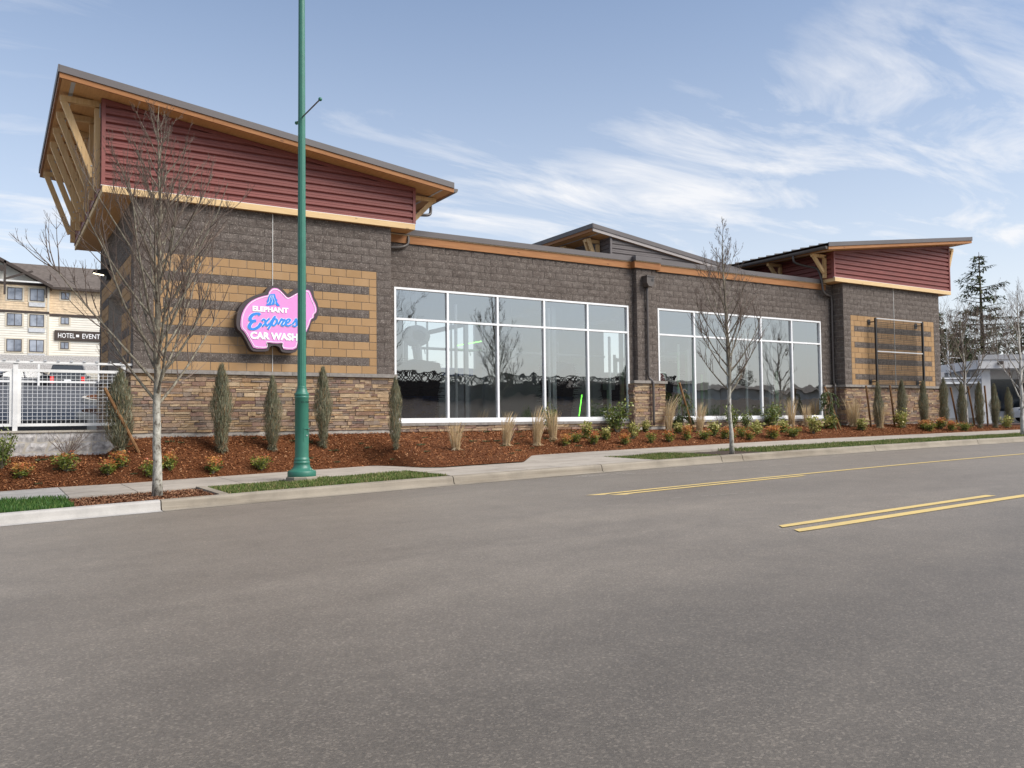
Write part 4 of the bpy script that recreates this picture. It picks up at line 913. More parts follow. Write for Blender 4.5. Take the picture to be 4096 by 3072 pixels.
t_ = thing('spray_bar', 'short horizontal spray bar hung in the right window', 'pipe', (11.0,2.4,1.0)); MB().tube([(10.1,2.4,1.0),(12.4,2.4,1.0)], 0.04, 8).build('pipe', M['steel'], t_); MB().tube([(10.3,2.4,1.0),(10.3,2.4,1.35)], 0.03, 6).build('riser', M['galv'], t_)

for k, (x, z, lab) in enumerate([(2.75,2.1,'white guide post just behind the first mullion of the left window'),(5.9,2.2,'white guide post just behind the third pane of the left window'),(8.2,1.4,'white guide post just behind the last pane of the left window'),(11.1,1.3,'white guide post behind the first pane of the right window'),(14.3,2.0,'white guide post behind the third pane of the right window'),(15.6,2.2,'white guide post behind the fourth pane of the right window')]):
    t_ = thing('guide_post', lab, 'post', (x, 0.95, -1.35), 'guide posts inside the windows'); MB().tube([(x,0.95,-1.35),(x,0.95,z)], 0.045, 8).build('tube', M['sign_white'], t_); MB().box(x-0.08, x+0.08, 0.87, 1.03, -1.35, -1.31).build('foot_plate', M['galv'], t_); MB().lathe([(z,0.05),(z+0.03,0.02)], x, 0.95, 8).build('cap', M['galv'], t_)
# ------------------------------------------------------------------ sign on the left tower
OUT = [(-3.533,0.963),(-3.558,1.114),(-3.535,1.343),(-3.471,1.499),(-3.37,1.62),(-3.241,1.725),(-3.055,1.815),(-2.904,1.855),(-2.876,1.935),(-2.809,2.008),(-2.714,2.044),(-2.599,2.043),(-2.503,1.992),(-2.425,1.91),(-2.367,1.855),(-2.289,1.91),(-2.191,1.996),(-2.092,2.053),(-2.013,2.089),(-1.934,2.125),(-1.814,2.124),(-1.754,2.059),(-1.734,1.95),(-1.724,1.831),(-1.643,1.717),(-1.613,1.579),(-1.603,1.459),(-1.644,1.337),(-1.674,1.275),(-1.754,1.241),(-1.795,1.209),(-1.835,1.048),(-1.875,0.927),(-2.014,0.762),(-2.103,0.641),(-2.152,0.481),(-2.25,0.449),(-2.444,0.452),(-2.521,0.478),(-2.559,0.584),(-2.674,0.618),(-2.789,0.585),(-2.807,0.497),(-2.845,0.467),(-3.015,0.455),(-3.164,0.455),(-3.229,0.501),(-3.275,0.594),(-3.35,0.744),(-3.442,0.892)]
INN = [(-3.46,0.986),(-3.466,1.119),(-3.443,1.291),(-3.37,1.467),(-3.259,1.609),(-3.111,1.705),(-2.942,1.775),(-2.83,1.80),(-2.819,1.871),(-2.752,1.963),(-2.676,1.989),(-2.58,1.967),(-2.483,1.876),(-2.386,1.775),(-2.328,1.779),(-2.211,1.856),(-2.073,1.945),(-1.993,1.981),(-1.854,2.001),(-1.804,1.905),(-1.764,1.778),(-1.704,1.673),(-1.664,1.555),(-1.674,1.455),(-1.734,1.411),(-1.734,1.322),(-1.804,1.288),(-1.855,1.126),(-1.934,0.944),(-2.033,0.821),(-2.132,0.698),(-2.171,0.53),(-2.463,0.519),(-2.492,0.576),(-2.464,0.675),(-2.674,0.657),(-2.845,0.675),(-2.885,0.665),(-2.855,0.572),(-2.864,0.524),(-3.164,0.522),(-3.211,0.616),(-3.294,0.765),(-3.368,0.895)]
def chaikin(p, n=2):
    for _ in range(n):
        q = []
        for k in range(len(p)):
            a, b = p[k], p[(k+1) % len(p)]
            q += [(a[0]*0.75+b[0]*0.25, a[1]*0.75+b[1]*0.25), (a[0]*0.25+b[0]*0.75, a[1]*0.25+b[1]*0.75)]
        p = q
    return p
sign = thing('wall_sign', 'pink wall sign with dark edge reading elephant express car wash, behind the lamp post', 'sign', (-2.6, -0.05, 1.2))
fxz = lambda u, v, d: (u, d, v)
MB().prism(chaikin(OUT), fxz, -0.05, -0.285).build('cabinet', M['sign_dark'], sign)
face = MB().prism(chaikin(INN, 1), fxz, -0.288, -0.300).build('face', M['sign_pink'], sign)
cx_, cz_ = -2.62, 1.22
ring = [(cx_+(x-cx_)*0.962, cz_+(z-cz_)*0.955) for x, z in chaikin(INN, 1)]
m = MB(); m.tube([(x, -0.302, z) for x, z in ring + ring[:1]], 0.008, 5, False); m.build('outline', M['sign_white'], face)
def text_mesh(s, height, width=None, bold=0.0, shear=0.0, spacing=1.0):
    c = bpy.data.curves.new('text', 'FONT'); c.body = s; c.size = 1.0; c.shear = shear; c.offset = bold; c.extrude = 0.006; c.space_character = spacing; c.resolution_u = 3
    o = bpy.data.objects.new('text', c); COL.objects.link(o); bpy.context.view_layer.update()
    me = bpy.data.meshes.new_from_object(o.evaluated_get(bpy.context.evaluated_depsgraph_get())); bpy.data.objects.remove(o)
    xs_ = [v.co.x for v in me.vertices]; ys_ = [v.co.y for v in me.vertices]
    x0, x1, y0, y1 = min(xs_), max(xs_), min(ys_), max(ys_); ky = height/(y1-y0); kx = width/(x1-x0) if width else ky
    for v in me.vertices: v.co = Vector(((v.co.x-x0)*kx, -v.co.z*0.8, (v.co.y-y0)*ky))
    return me
def put_text(name, s, x, y, z, h, w, mat, parent, **k):
    me = text_mesh(s, h, w, **k); me.materials.append(mat); o = link(name, me); o.location = (x, y, z); attach(o, parent); return o
put_text('lettering', 'ELEPHANT', -3.194, -0.305, 1.397, 0.125, 0.837, M['sign_white'], face, bold=0.045)
put_text('lettering', 'CAR WASH', -3.245, -0.305, 0.741, 0.175, 1.113, M['sign_white'], face, bold=0.048)
ST = [[(-3.02,1.312),(-3.072,1.348),(-3.184,1.312),(-3.247,1.226),(-3.217,1.17),(-3.113,1.182)],[(-3.113,1.176),(-3.212,1.132),(-3.267,1.034),(-3.23,0.978),(-3.137,0.983),(-3.044,1.045),(-2.997,1.125)],[(-2.975,1.174),(-2.937,1.221),(-2.903,1.188),(-2.888,1.102),(-2.856,1.07),(-2.814,1.115)],[(-2.799,1.248),(-2.865,1.18),(-2.931,1.08),(-2.969,1.053)],[(-2.799,1.116),(-2.732,1.216),(-2.671,1.302),(-2.732,1.158),(-2.836,0.988)],[(-2.732,1.207),(-2.656,1.244),(-2.623,1.203),(-2.652,1.124),(-2.707,1.082),(-2.751,1.109)],[(-2.598,1.117),(-2.541,1.208),(-2.518,1.252),(-2.492,1.226),(-2.444,1.24),(-2.487,1.172),(-2.516,1.111),(-2.479,1.09),(-2.425,1.136)],[(-2.415,1.156),(-2.347,1.189),(-2.316,1.24),(-2.357,1.257),(-2.405,1.205),(-2.415,1.126),(-2.367,1.09),(-2.298,1.123)],[(-2.254,1.145),(-2.191,1.227),(-2.171,1.271),(-2.161,1.209),(-2.152,1.14),(-2.191,1.089),(-2.259,1.105)],[(-2.132,1.132),(-2.053,1.234),(-2.033,1.279),(-2.021,1.207),(-2.01,1.138),(-2.053,1.086),(-2.122,1.102)],[(-2.81,1.10),(-2.79,1.13)],[(-2.44,1.12),(-2.41,1.15)],[(-2.30,1.12),(-2.25,1.15)],[(-2.17,1.10),(-2.13,1.14)]]
for grow, y, mat, nm in ((0.008, -0.3035, 'sign_white', 'script_edge'), (0.0, -0.3095, 'sign_blue', 'script_lettering')):
    m = MB()
    for k, s in enumerate(ST):
        pts = smooth_path([(x, y, z) for x, z in s], 6); wmax = (0.034 if k < 2 else 0.021)+grow
        rows = []
        for q, p_ in enumerate(pts):
            d = pts[min(q+1,len(pts)-1)]-pts[max(q-1,0)]; n_ = Vector((-d.z, 0, d.x)).normalized()
            w = wmax*(0.75+0.45*abs(d.normalized().z)) if k < 10 else 0.012+grow
            rows.append((m.P(p_+n_*w+Vector((0,-0.0002*k-0.00006*q,0))), m.P(p_-n_*w+Vector((0,-0.0002*k-0.00006*q,0)))))
        for a, b in zip(rows, rows[1:]): m.f.append([a[0], b[0], b[1], a[1]])
    m.build(nm, M[mat], face)
BLU = [(-2.80,1.824),(-2.74,1.835),(-2.676,1.838),(-2.655,1.77),(-2.647,1.727),(-2.61,1.70),(-2.63,1.66),(-2.556,1.562),(-2.62,1.55),(-2.665,1.60),(-2.714,1.575),(-2.80,1.555),(-2.885,1.552),(-2.855,1.61),(-2.865,1.66),(-2.847,1.694),(-2.83,1.75)]
MB().prism(BLU, fxz, -0.303, -0.308).build('splash_mark', M['sign_blue'], face)
m = MB()
for off in (-0.05, 0.0, 0.045): m.tube([(-2.74+off*0.5,-0.309,1.81),(-2.75+off,-0.309,1.73),(-2.735+off*1.4,-0.309,1.66),(-2.76+off*1.8,-0.309,1.59)], 0.006, 5)
m.build('splash_lines', M['sign_white'], face)

# ------------------------------------------------------------------ trellis on the right tower
tr_ = thing('wall_trellis', 'dark steel climbing-plant trellis bolted to the far tower', 'trellis', (21.54, -0.25, 0.0))
for X in (20.05, 23.03): MB().box(X-0.035, X+0.035, -0.285, -0.215, -0.03, 2.57).build('post', M['black_metal'], tr_)
for z in (2.55, 1.285, 0.0): MB().box(20.087, 22.993, -0.27, -0.23, z-0.02, z+0.02).build('rail', M['galv'] if z > 0.1 else M['black_metal'], tr_)
w = MB()
for k in range(1, 40): w.box(20.087+k*0.0727-0.006, 20.087+k*0.0727+0.006, -0.247, -0.242, 0.02, 2.53)
for k in range(1, 36): w.box(20.087, 22.993, -0.2415, -0.2365, k*0.0710-0.006, k*0.0710+0.006)
w.build('wire_mesh', M['black_metal'], tr_)
for X in (20.05, 23.03):
    for z in (2.42, 0.12):
        MB().tube([(X-0.02,-0.22,z),(X-0.08,-0.012,z)], 0.022, 8).build('bracket_arm', M['black_metal'], tr_); MB().box(X-0.16, X+0.0, -0.028, -0.019, z-0.10, z+0.10).build('wall_plate', M['black_metal'], tr_)

# ------------------------------------------------------------------ retaining wall, white fence
rw = thing('retaining_wall', 'low pale grey split-block retaining wall under the white fence', 'wall', (-7.5, 0.1, -2.0))
core = MB().box(-20, -6.0, 0.012, 0.2, -2.4, -1.38).build('wall_core', M['mortar'], rw)
sfw = {}
for row in range(4):
    x = -14.0 - (0.2032 if row % 2 else 0)
    while x < -6.02:
        L_ = min(BW, -6.0-x)
        if L_ > 0.05:
            key = (round(L_,2), random.randrange(3))
            if key not in sfw: sfw[key] = block_data('grey', L_-0.009, BH-0.009, 'rw'+str(key)).data('wall_block', M['cmu_white'])
            o = link('wall_block', sfw[key]); o.location = (x+0.0045, 0.0, -1.38-(row+1)*BH+0.0045); attach(o, core)
        x += BW
MB().box(-20, -5.98, -0.03, 0.25, -1.378, -1.335).build('wall_top', M['conc_slab'], rw)
fence = thing('wire_fence', 'white timber fence with wire mesh on the low wall at left', 'fence', (-7.0, 0.12, -1.335))
for X in (-15.4, -12.9, -10.4, -7.885, -5.865): MB().box(X-0.045, X+0.045, 0.075, 0.165, -1.335, 0.065).build('post', M['white_paint'], fence)
MB().bar((-16,0.12,0.095), (-5.52,0.12,0.095), 0.14, 0.045).build('top_rail', M['white_paint'], fence)
for z in (-0.075, -1.215):
    for a, b in ((-12.855,-10.445), (-10.355,-7.93), (-7.84,-5.91)): MB().box(a, b, 0.10, 0.14, z-0.03, z+0.03).build('rail', M['white_paint'], fence)
for a, b in ((-12.855,-10.445), (-10.355,-7.93), (-7.84,-5.91)):
    w = MB()
    for X in (a+0.03, b-0.03): w.box(X-0.03, X+0.03, 0.10, 0.14, -1.184, -0.106)
    w.build('panel_stile', M['white_paint'], fence); w = MB(); n = int((b-a)/0.085)
    for k in range(1, n): w.box(a+(b-a)*k/n-0.003, a+(b-a)*k/n+0.003, 0.123, 0.131, -1.19, -0.10)
    for k in range(1, 14): w.box(a, b, 0.114, 0.122, -1.19+k*0.0787-0.003, -1.19+k*0.0787+0.003)
    w.build('wire_mesh', M['white_alu'], fence)
for k in range(24):
    X = -5.66-k*0.243; MB().box(X-0.02, X+0.03, 0.03, 0.20, 0.119, 0.150).build('rail_clip', M['galv'], fence)
fence2 = thing('rail_fence', 'small white rail fence far up the parking lot by the cars', 'fence', (-4.8, 31.5, 1.05))
for X in (-9.1, -6.2, -3.4): MB().box(X-0.05, X+0.05, 31.2, 31.3, 1.0, 2.25).build('post', M['white_paint'], fence2)
for z in (1.25, 2.2): MB().box(-9.1, -3.45, 31.31, 31.35, z-0.045, z+0.045).build('rail', M['white_paint'], fence2)
for nm, pts, lab in (('planter_island', [(-6.18,8.4),(-6.05,9.3),(-5.5,10.2),(-5.2,10.3),(-5.2,7.2),(-5.75,7.3)], 'near'), ('planter_island', [(-5.4,16.6),(-5.2,17.8),(-4.7,19),(-4.2,19),(-4.2,14.3),(-5.1,14.6)], 'far')):
    pp = chaikin(pts, 2); o = structure(MB().prism(pp, lambda u, v, d: (u, v, lotz(v)+d), -0.3, 0.17).build(nm, M['conc_slab'])); c0 = (sum(p[0] for p in pp)/len(pp), sum(p[1] for p in pp)/len(pp))
    MB().prism([(c0[0]+(x-c0[0])*0.7, c0[1]+(y-c0[1])*0.8) for x, y in pp], lambda u, v, d: (u, v, lotz(v)+d), 0.1, 0.2).build('island_mulch', M['mulch_soil'], o)

# ------------------------------------------------------------------ lamp post
lp = thing('lamp_post', 'tall dark green fluted-base lamp post on a concrete footing', 'lamp post', (-3.21, -4.15, -2.42))
px, py = -3.21, -4.15
MB().lathe([(-2.62,0.31),(-2.31,0.307),(-2.293,0.295)], px, py, 8).build('footing', M['conc_old'], lp)
MB().lathe([(-2.293,0.268),(-2.285,0.270),(-2.205,0.270),(-2.19,0.262),(-2.175,0.238),(-2.15,0.195),(-2.12,0.168),(-2.082,0.156),(-2.050,0.149),(-2.035,0.156),(-2.018,0.156),(-2.005,0.146),(-1.99,0.143),(-1.975,0.146),(-1.955,0.146),(-1.945,0.134),(-1.91,0.130),(-0.775,0.130),(-0.765,0.137),(-0.745,0.138),(-0.735,0.131),(-0.722,0.131),(-0.712,0.138),(-0.685,0.138),(-0.675,0.130),(-0.648,0.112),(-0.60,0.097),(-0.56,0.087),(-0.552,0.088),(-0.540,0.088),(-0.535,0.083)], px, py, 32).build('base', M['pole_green'], lp, True)
fl = MB(); n = 48; rows = []
for z, r in ((-0.54,0.083),(2.0,0.077),(4.5,0.070),(7.2,0.061),(9.3,0.055)): rows.append([fl.P((px+r*(1-(0.045 if j % 4 == 0 else 0))*math.cos(2*math.pi*j/n), py+r*(1-(0.045 if j % 4 == 0 else 0))*math.sin(2*math.pi*j/n), z)) for j in range(n)])
for a, b in zip(rows, rows[1:]):
    for j in range(n): fl.f.append([a[j],a[(j+1)%n],b[(j+1)%n],b[j]])
fl.build('shaft', M['pole_green'], lp)
MB().lathe([(9.3,0.06),(9.33,0.09),(9.42,0.09),(9.46,0.05),(9.55,0.06),(9.62,0.03)], px, py, 20).build('finial', M['pole_green'], lp, True)
arm = MB().tube([(px,py-1.14,4.80),(px,py+0.34,4.80)], 0.014, 8).build('banner_arm', M['bronze_pipe'], lp)
for yy in (py-1.14, py+0.34):
    m = MB(); m.lathe([(4.80+0.037*math.sin(a), max(0.002, 0.037*math.cos(a))) for a in [R(q) for q in range(-90, 91, 22)]], px, yy, 12); m.build('ball_end', M['pole_green'], arm, True)
m = MB(); m.prism([(-3.215,-1.62),(-3.085,-1.62),(-3.085,-1.36),(-3.215,-1.36)], lambda u, v, d: (u, py-math.sqrt(max(0,0.130**2-(u-px)**2))-d, v), -0.01, 0.006); m.build('hand_hole_cover', M['pole_green'], lp); MB().tube([(-3.15,py-0.126,-1.50),(-3.15,py-0.137,-1.50)], 0.012, 8).build('cover_screw', M['galv'], lp)
MB().box(-3.21, -3.09, py-0.137, py-0.10, -1.375, -1.355).build('cover_lip', M['pole_green'], lp)
nm_ = text_mesh('035-1214-02', 0.038, 0.20); nm_.materials.append(M['letter_dark'])
for v in nm_.vertices:
    a = (v.co.x-0.0)/0.1305 - math.pi/2 - 0.42; rr_ = 0.1315 - v.co.y*0.2; v.co = Vector((px+rr_*math.cos(a), py+rr_*math.sin(a), -0.868+v.co.z))
link('number_stencil', nm_, lp)

# ------------------------------------------------------------------ bare street trees
def bare_tree(name, label, loc, H, hb, W, tr, seed, env, nb, mats=('trunk_bark','bark_branch','twig'), lean=0.0, group='street trees along the kerb', dens=1.0):
    rnd = random.Random(seed); base = Vector(loc); t_ = thing(name, label, 'tree', loc, group)
    LP = []; n = 22
    wx, wy = 0.0, 0.0
    for k in range(n+1):
        f = k/n
        if k > 2: wx += rnd.uniform(-0.022,0.022); wy += rnd.uniform(-0.022,0.022)
        LP.append(base + Vector((wx + lean*f*H, wy, f*H)))
    LR = [max(0.004, tr*((1-(k/n))**0.8)*(1.25 if k == 0 else 1.08 if k == 1 else 1)) for k in range(n+1)]
    tk = MB().tube([q-base for q in LP], LR, 10).data('trunk', M[mats[0]], True); tk = link('trunk', tk); tk.location = base; attach(tk, t_)
    def lead(z):
        f = min(max(z/H, 0), 0.999)*n; k = int(f); return LP[k].lerp(LP[k+1], f-k), LR[k]
    big, tw = MB(), MB()
    def limb(p, d, L_, r, lev):
        steps = 5 if lev < 2 else 3; pts = [p.copy()]; q = p.copy(); dd = d.copy()
        for s in range(steps):
            dd = (dd + Vector((rnd.uniform(-0.10,0.10), rnd.uniform(-0.10,0.10), 0.13 + rnd.uniform(-0.04,0.06)))).normalized(); q = q + dd*(L_/steps); pts.append(q.copy())
        rad = [max(0.0022, r*(1-0.8*k/steps)) for k in range(steps+1)]
        (big if lev == 0 else tw).tube(pts, rad, 5 if lev == 0 else 3, False)
        if lev >= 3: return
        cnt = int([9, 5, 3][lev]*dens*(0.6+0.4*min(1, L_/0.8))+0.5) if lev < 2 else rnd.choice((1,2,3))
        for c in range(cnt):
            f = rnd.uniform(0.22, 0.97)*steps; k = min(int(f), steps-1); bp_ = pts[k].lerp(pts[k+1], f-k); ax = (pts[k+1]-pts[k]).normalized()
            sd_ = Vector((rnd.uniform(-1,1), rnd.uniform(-1,1), rnd.uniform(-0.25,0.5))); sd_ = (sd_-ax*sd_.dot(ax)).normalized()
            nd = (ax*0.80 + sd_*rnd.uniform(0.35,0.75)).normalized()
            limb(bp_, nd, L_*rnd.uniform(0.26,0.48)*(1.2-f/steps*0.5), max(0.003, r*0.45), lev+1)
    az = rnd.uniform(0,6)
    for k in range(nb):
        f = k/(nb-1); z = hb + (H*0.95-hb)*f**1.05; p, r = lead(z); az += 2.39996+rnd.uniform(-0.4,0.4)
        reach = W/2*lerp_pts(env, z/H)*rnd.uniform(0.75,1.15); steep = 0.95+0.5*f
        d = Vector((math.cos(az), math.sin(az), steep)).normalized(); L_ = max(0.15, reach/ max(0.38, math.sqrt(d.x**2+d.y**2)*0.80))
        limb(p, d, L_, max(0.005, min(r*0.55, 0.028)), 0)
    big.build('branches', M[mats[1]], t_, True); tw.build('twigs', M[mats[2]], t_)
    return t_
bare_tree('street_tree', 'tall bare street tree in the wood-chip planter in front of the sign tower', (-5.93,-5.0,G(-5.93)+0.11), 6.75, 1.55, 2.35, 0.075, 21, [(0.2,1.0),(0.32,1.25),(0.45,1.1),(0.6,0.75),(0.78,0.4),(1,0.10)], 46, dens=0.85)
bare_tree('street_tree', 'slim bare street tree in front of the right window', (7.2,-5.35,G(7.2)+0.11), 6.0, 1.5, 1.55, 0.055, 8, [(0.22,0.9),(0.38,1.2),(0.55,1.0),(0.72,0.55),(0.85,0.3),(1,0.1)], 36, dens=0.85)
bare_tree('street_tree', 'pale-barked bare tree cut by the right picture edge', (21.45,-4.95,G(21.4)+0.11), 4.9, 0.9, 1.9, 0.07, 33, [(0.15,0.9),(0.4,1.2),(0.7,0.8),(1,0.15)], 22, ('birch_white','birch_white','twig'), -0.012, dens=0.6)

# ------------------------------------------------------------------ plants
def juniper_mesh(seed):
    rnd = random.Random(seed); m = MB(); st = MB()
    for k in range(5):
        a = k*1.257; st.tube([(0.03*math.cos(a),0.03*math.sin(a),0),(0.05*math.cos(a+0.4),0.05*math.sin(a+0.4),0.5),(0.03*math.cos(a),0.03*math.sin(a),1.2)], [0.018,0.013,0.005], 5)
    prof = [(0,0.22),(0.07,0.40),(0.2,0.66),(0.34,0.95),(0.5,0.92),(0.66,0.80),(0.82,0.56),(0.93,0.30),(1,0.05)]
    ph = rnd.uniform(0, 6); lob = [(rnd.uniform(0.12,0.95), rnd.uniform(0,6.283), rnd.uniform(0.10,0.30)) for _ in range(9)]
    for k in range(6500):
        h = rnd.random()**0.95; a = rnd.uniform(0,6.283)
        r = 0.235*lerp_pts(prof, h)*(1+0.16*math.sin(h*13+ph)+0.14*math.sin(2*a+h*7+ph))
        for lh, la, ls in lob: r *= 1+ls*1.5*math.exp(-((h-lh)/0.07)**2)*max(0, math.cos(a-la))
        r *= math.sqrt(rnd.uniform(0.06,1.0))*(1.0 if rnd.random() > 0.05 else 1.25)
        x, y, z = r*math.cos(a), r*math.sin(a), h*1.72
        L_ = rnd.uniform(0.04,0.17); w = rnd.uniform(0.002,0.0055); out = rnd.uniform(0.0,0.6)*(1.5 if h < 0.35 else 0.6)
        d = Vector((math.cos(a)*out+rnd.uniform(-0.25,0.25), math.sin(a)*out+rnd.uniform(-0.25,0.25), 1 if h > 0.10 else rnd.uniform(-0.6,0.6))).normalized()*L_
        s = Vector((-math.sin(a+rnd.uniform(-0.9,0.9)), math.cos(a+rnd.uniform(-0.9,0.9)), 0)).normalized()*w; p = Vector((x,y,z))
        m.face([p-s, p+s, p+d*0.6+s*1.1, p+d, p+d*0.6-s*1.1])
    return m.data('foliage', M['juniper']), st.data('stems', M['bark_branch'], True)
JUN = [juniper_mesh(k) for k in range(4)]
jl = [(-5.98,-0.45,1.85,1.30,'broad grey-green juniper at the end of the white fence'),(-3.98,-0.78,1.98,1.05,'columnar juniper between the left street tree and the lamp post, nearest the tree'),(-2.86,-0.78,1.72,1.05,'columnar juniper just left of the green lamp post'),(-1.66,-0.75,1.93,0.95,'columnar juniper just right of the green lamp post'),(-0.28,-1.85,1.70,0.85,'slim juniper at the left end of the left window')]
for k, (x, h) in enumerate([(19.44,1.74),(20.91,1.84),(22.27,1.82),(23.62,1.95),(24.86,1.86),(26.12,1.95),(27.26,1.87),(28.32,1.73)]):
    jl.append((x, -0.7, h, 0.95, ORD[k]+' juniper from the left in the row below and past the trellis'))
for k, (x, y, h, wd, lab) in enumerate(jl):
    f, s = JUN[k % 4]; sc = h/1.80
    local_thing('juniper', [('foliage', f), ('stems', s)], lab, 'juniper', (x, y, bedz(x, y)-0.03), k*1.7, (sc*wd*0.80, sc*wd*0.80, sc), 'columnar junipers')
for k, (a, b, lab) in enumerate([((-6.30,-0.55,-0.45),(-5.60,-0.65,-1.93),'thick brown stake leaning through the fence-end juniper'),((19.14,-0.42,-0.05),(19.36,-0.42,-1.6),'wooden stake at the first juniper of the right row'),((20.58,-0.42,-0.02),(20.80,-0.42,-1.6),'wooden stake at the second juniper of the right row'),((24.42,-0.5,-0.05),(24.85,-0.5,-1.6),'wooden stake leaning left of the fifth juniper, before the white shop'),((25.66,-0.5,0.0),(26.05,-0.5,-1.6),'wooden stake leaning left of the sixth juniper, before the white shop'),((26.90,-0.5,0.05),(27.05,-0.5,-1.6),'upright stake left of the seventh juniper'),((10.32,0.05,-0.05),(10.75,-0.1,-1.7),'stake under the weeping cedar right of the pillar'),((17.2,-0.1,-0.1),(17.45,-0.55,-1.7),'stake under the weeping cedar beside the far tower')]):
    tag(MB().tube([a, tuple((Vector(a)+Vector(b))/2+Vector((0.01,0,0))), b], [0.036,0.037,0.038], 8).build('wooden_stake', M['stake_wood']), lab, 'stake', 'planting stakes')
def cedar_mesh(seed):
    rnd = random.Random(seed); m = MB(); st = MB(); st.tube(smooth_path([(0,0,0),(0.03,0.02,0.5),(-0.04,0.0,1.0),(0.02,-0.03,1.3),(0.12,-0.04,1.25)]), 0.018, 6)
    for b in range(26):
        z = rnd.uniform(0.25,1.3); a = rnd.uniform(0,6.283); L_ = rnd.uniform(0.2,0.55)
        for k in range(46):
            f = rnd.random(); r = 0.06+0.22*f; p = Vector((r*math.cos(a)+rnd.uniform(-0.03,0.03), r*math.sin(a)+rnd.uniform(-0.03,0.03), z+0.06*math.sin(f*3)-L_*f*f+rnd.uniform(-0.02,0.02)))
            d = Vector((math.cos(a)*0.4+rnd.uniform(-0.4,0.4), math.sin(a)*0.4+rnd.uniform(-0.4,0.4), -1)).normalized()*rnd.uniform(0.05,0.11); s = Vector((rnd.uniform(-1,1),rnd.uniform(-1,1),0)).normalized()*0.010
            m.face([p-s,p+s,p+d*0.6+s,p+d,p+d*0.6-s])
    return m.data('foliage', M['cedar']), st.data('stem', M['bark_branch'], True)
CED = [cedar_mesh(1), cedar_mesh(2)]
for k, (x, y, h, lab) in enumerate([(10.52,0.15,1.35,'weeping cedar right of the stone pillar, half hidden by dry grass'),(17.25,-0.25,1.4,'weeping cedar against the stone base left of the far tower')]):
    local_thing('weeping_cedar', [('foliage', CED[k][0]), ('stem', CED[k][1])], lab, 'cedar', (x, y, bedz(x, y)-0.02), k*2.0, (h/1.35*1.25, h/1.35*1.25, h/1.35))
def reed_mesh(seed, lean):
    rnd = random.Random(seed); m = MB()
    for k in range(300):
        a = rnd.uniform(0,6.283); r = 0.11*math.sqrt(rnd.random()); H_ = rnd.uniform(0.45,1.0)*(1 if k > 150 else 0.5); sp = (rnd.uniform(0.02,0.20)+0.22*rnd.random()**4)*H_; ln = lean*H_*H_*rnd.uniform(0.5,1.2)
        pts = [Vector((r*math.cos(a), r*math.sin(a), 0))]
        for s in range(1, 5):
            f = s/4; pts.append(Vector((r*math.cos(a)+math.cos(a)*sp*f**1.6+ln*f**2, r*math.sin(a)+math.sin(a)*sp*f**1.6, H_*f*(1-0.12*f*f))))
        sd_ = Vector((rnd.uniform(-1,1), rnd.uniform(-1,1), 0)).normalized(); w = [0.004,0.004,0.0035,0.0025,0.001] if k <= 250 else [0.002,0.002,0.0025,0.009,0.002]
        i = [(m.P(p-sd_*w[q]), m.P(p+sd_*w[q])) for q, p in enumerate(pts)]
        for q in range(4): m.f.append([i[q][0], i[q][1], i[q+1][1], i[q+1][0]])
    for k in range(26):
        a = rnd.uniform(0,6.283); L_ = rnd.uniform(0.10,0.40); w = 0.004; ca, sa = math.cos(a), math.sin(a)
        m.face([(ca*0.04-sa*w,sa*0.04+ca*w,0.10),(ca*0.04+sa*w,sa*0.04-ca*w,0.10),(ca*L_+sa*w,sa*L_-ca*w,0.015),(ca*L_-sa*w,sa*L_+ca*w,0.015)])
    m.c = [None]*len(m.f); return m.data('blades', M['reed'])
REED = [reed_mesh(1,0.05), reed_mesh(2,0.35), reed_mesh(3,0.55)]
rl = [(1.05,-2.35,0.78,0,'dry tan grass clump alone in the open mulch, left of the others'),(2.95,-1.49,1.0,1,'dry grass clump second from the left below the left window'),(4.16,-1.06,1.22,1,'dry grass clump third from the left below the left window'),(4.98,-0.61,1.0,0,'dry grass clump beside the small green shrub under the left window'),(9.74,-0.05,1.32,2,'tall dry grass leaning right just past the pillar'),(10.77,-0.36,1.08,1,'dry grass clump second from the pillar, right window'),(15.74,0.20,1.2,0,'tall dry grass before the last panes of the right window'),(16.51,0.15,0.95,0,'short dry grass at the right end of the right window'),(18.51,-0.32,1.25,0,'widest dry grass clump before the far tower stone base'),(19.48,-0.75,1.05,0,'narrow dry grass clump in front of the trellis juniper')]
for k, (x, y, h, v, lab) in enumerate(rl): local_thing('ornamental_grass', [('blades', REED[v])], lab, 'grass clump', (x, y, bedz(x, y)-0.01), (0 if v else k), (0.85 if k != 8 else 1.5, 0.85, h*1.05), 'dry ornamental grasses')
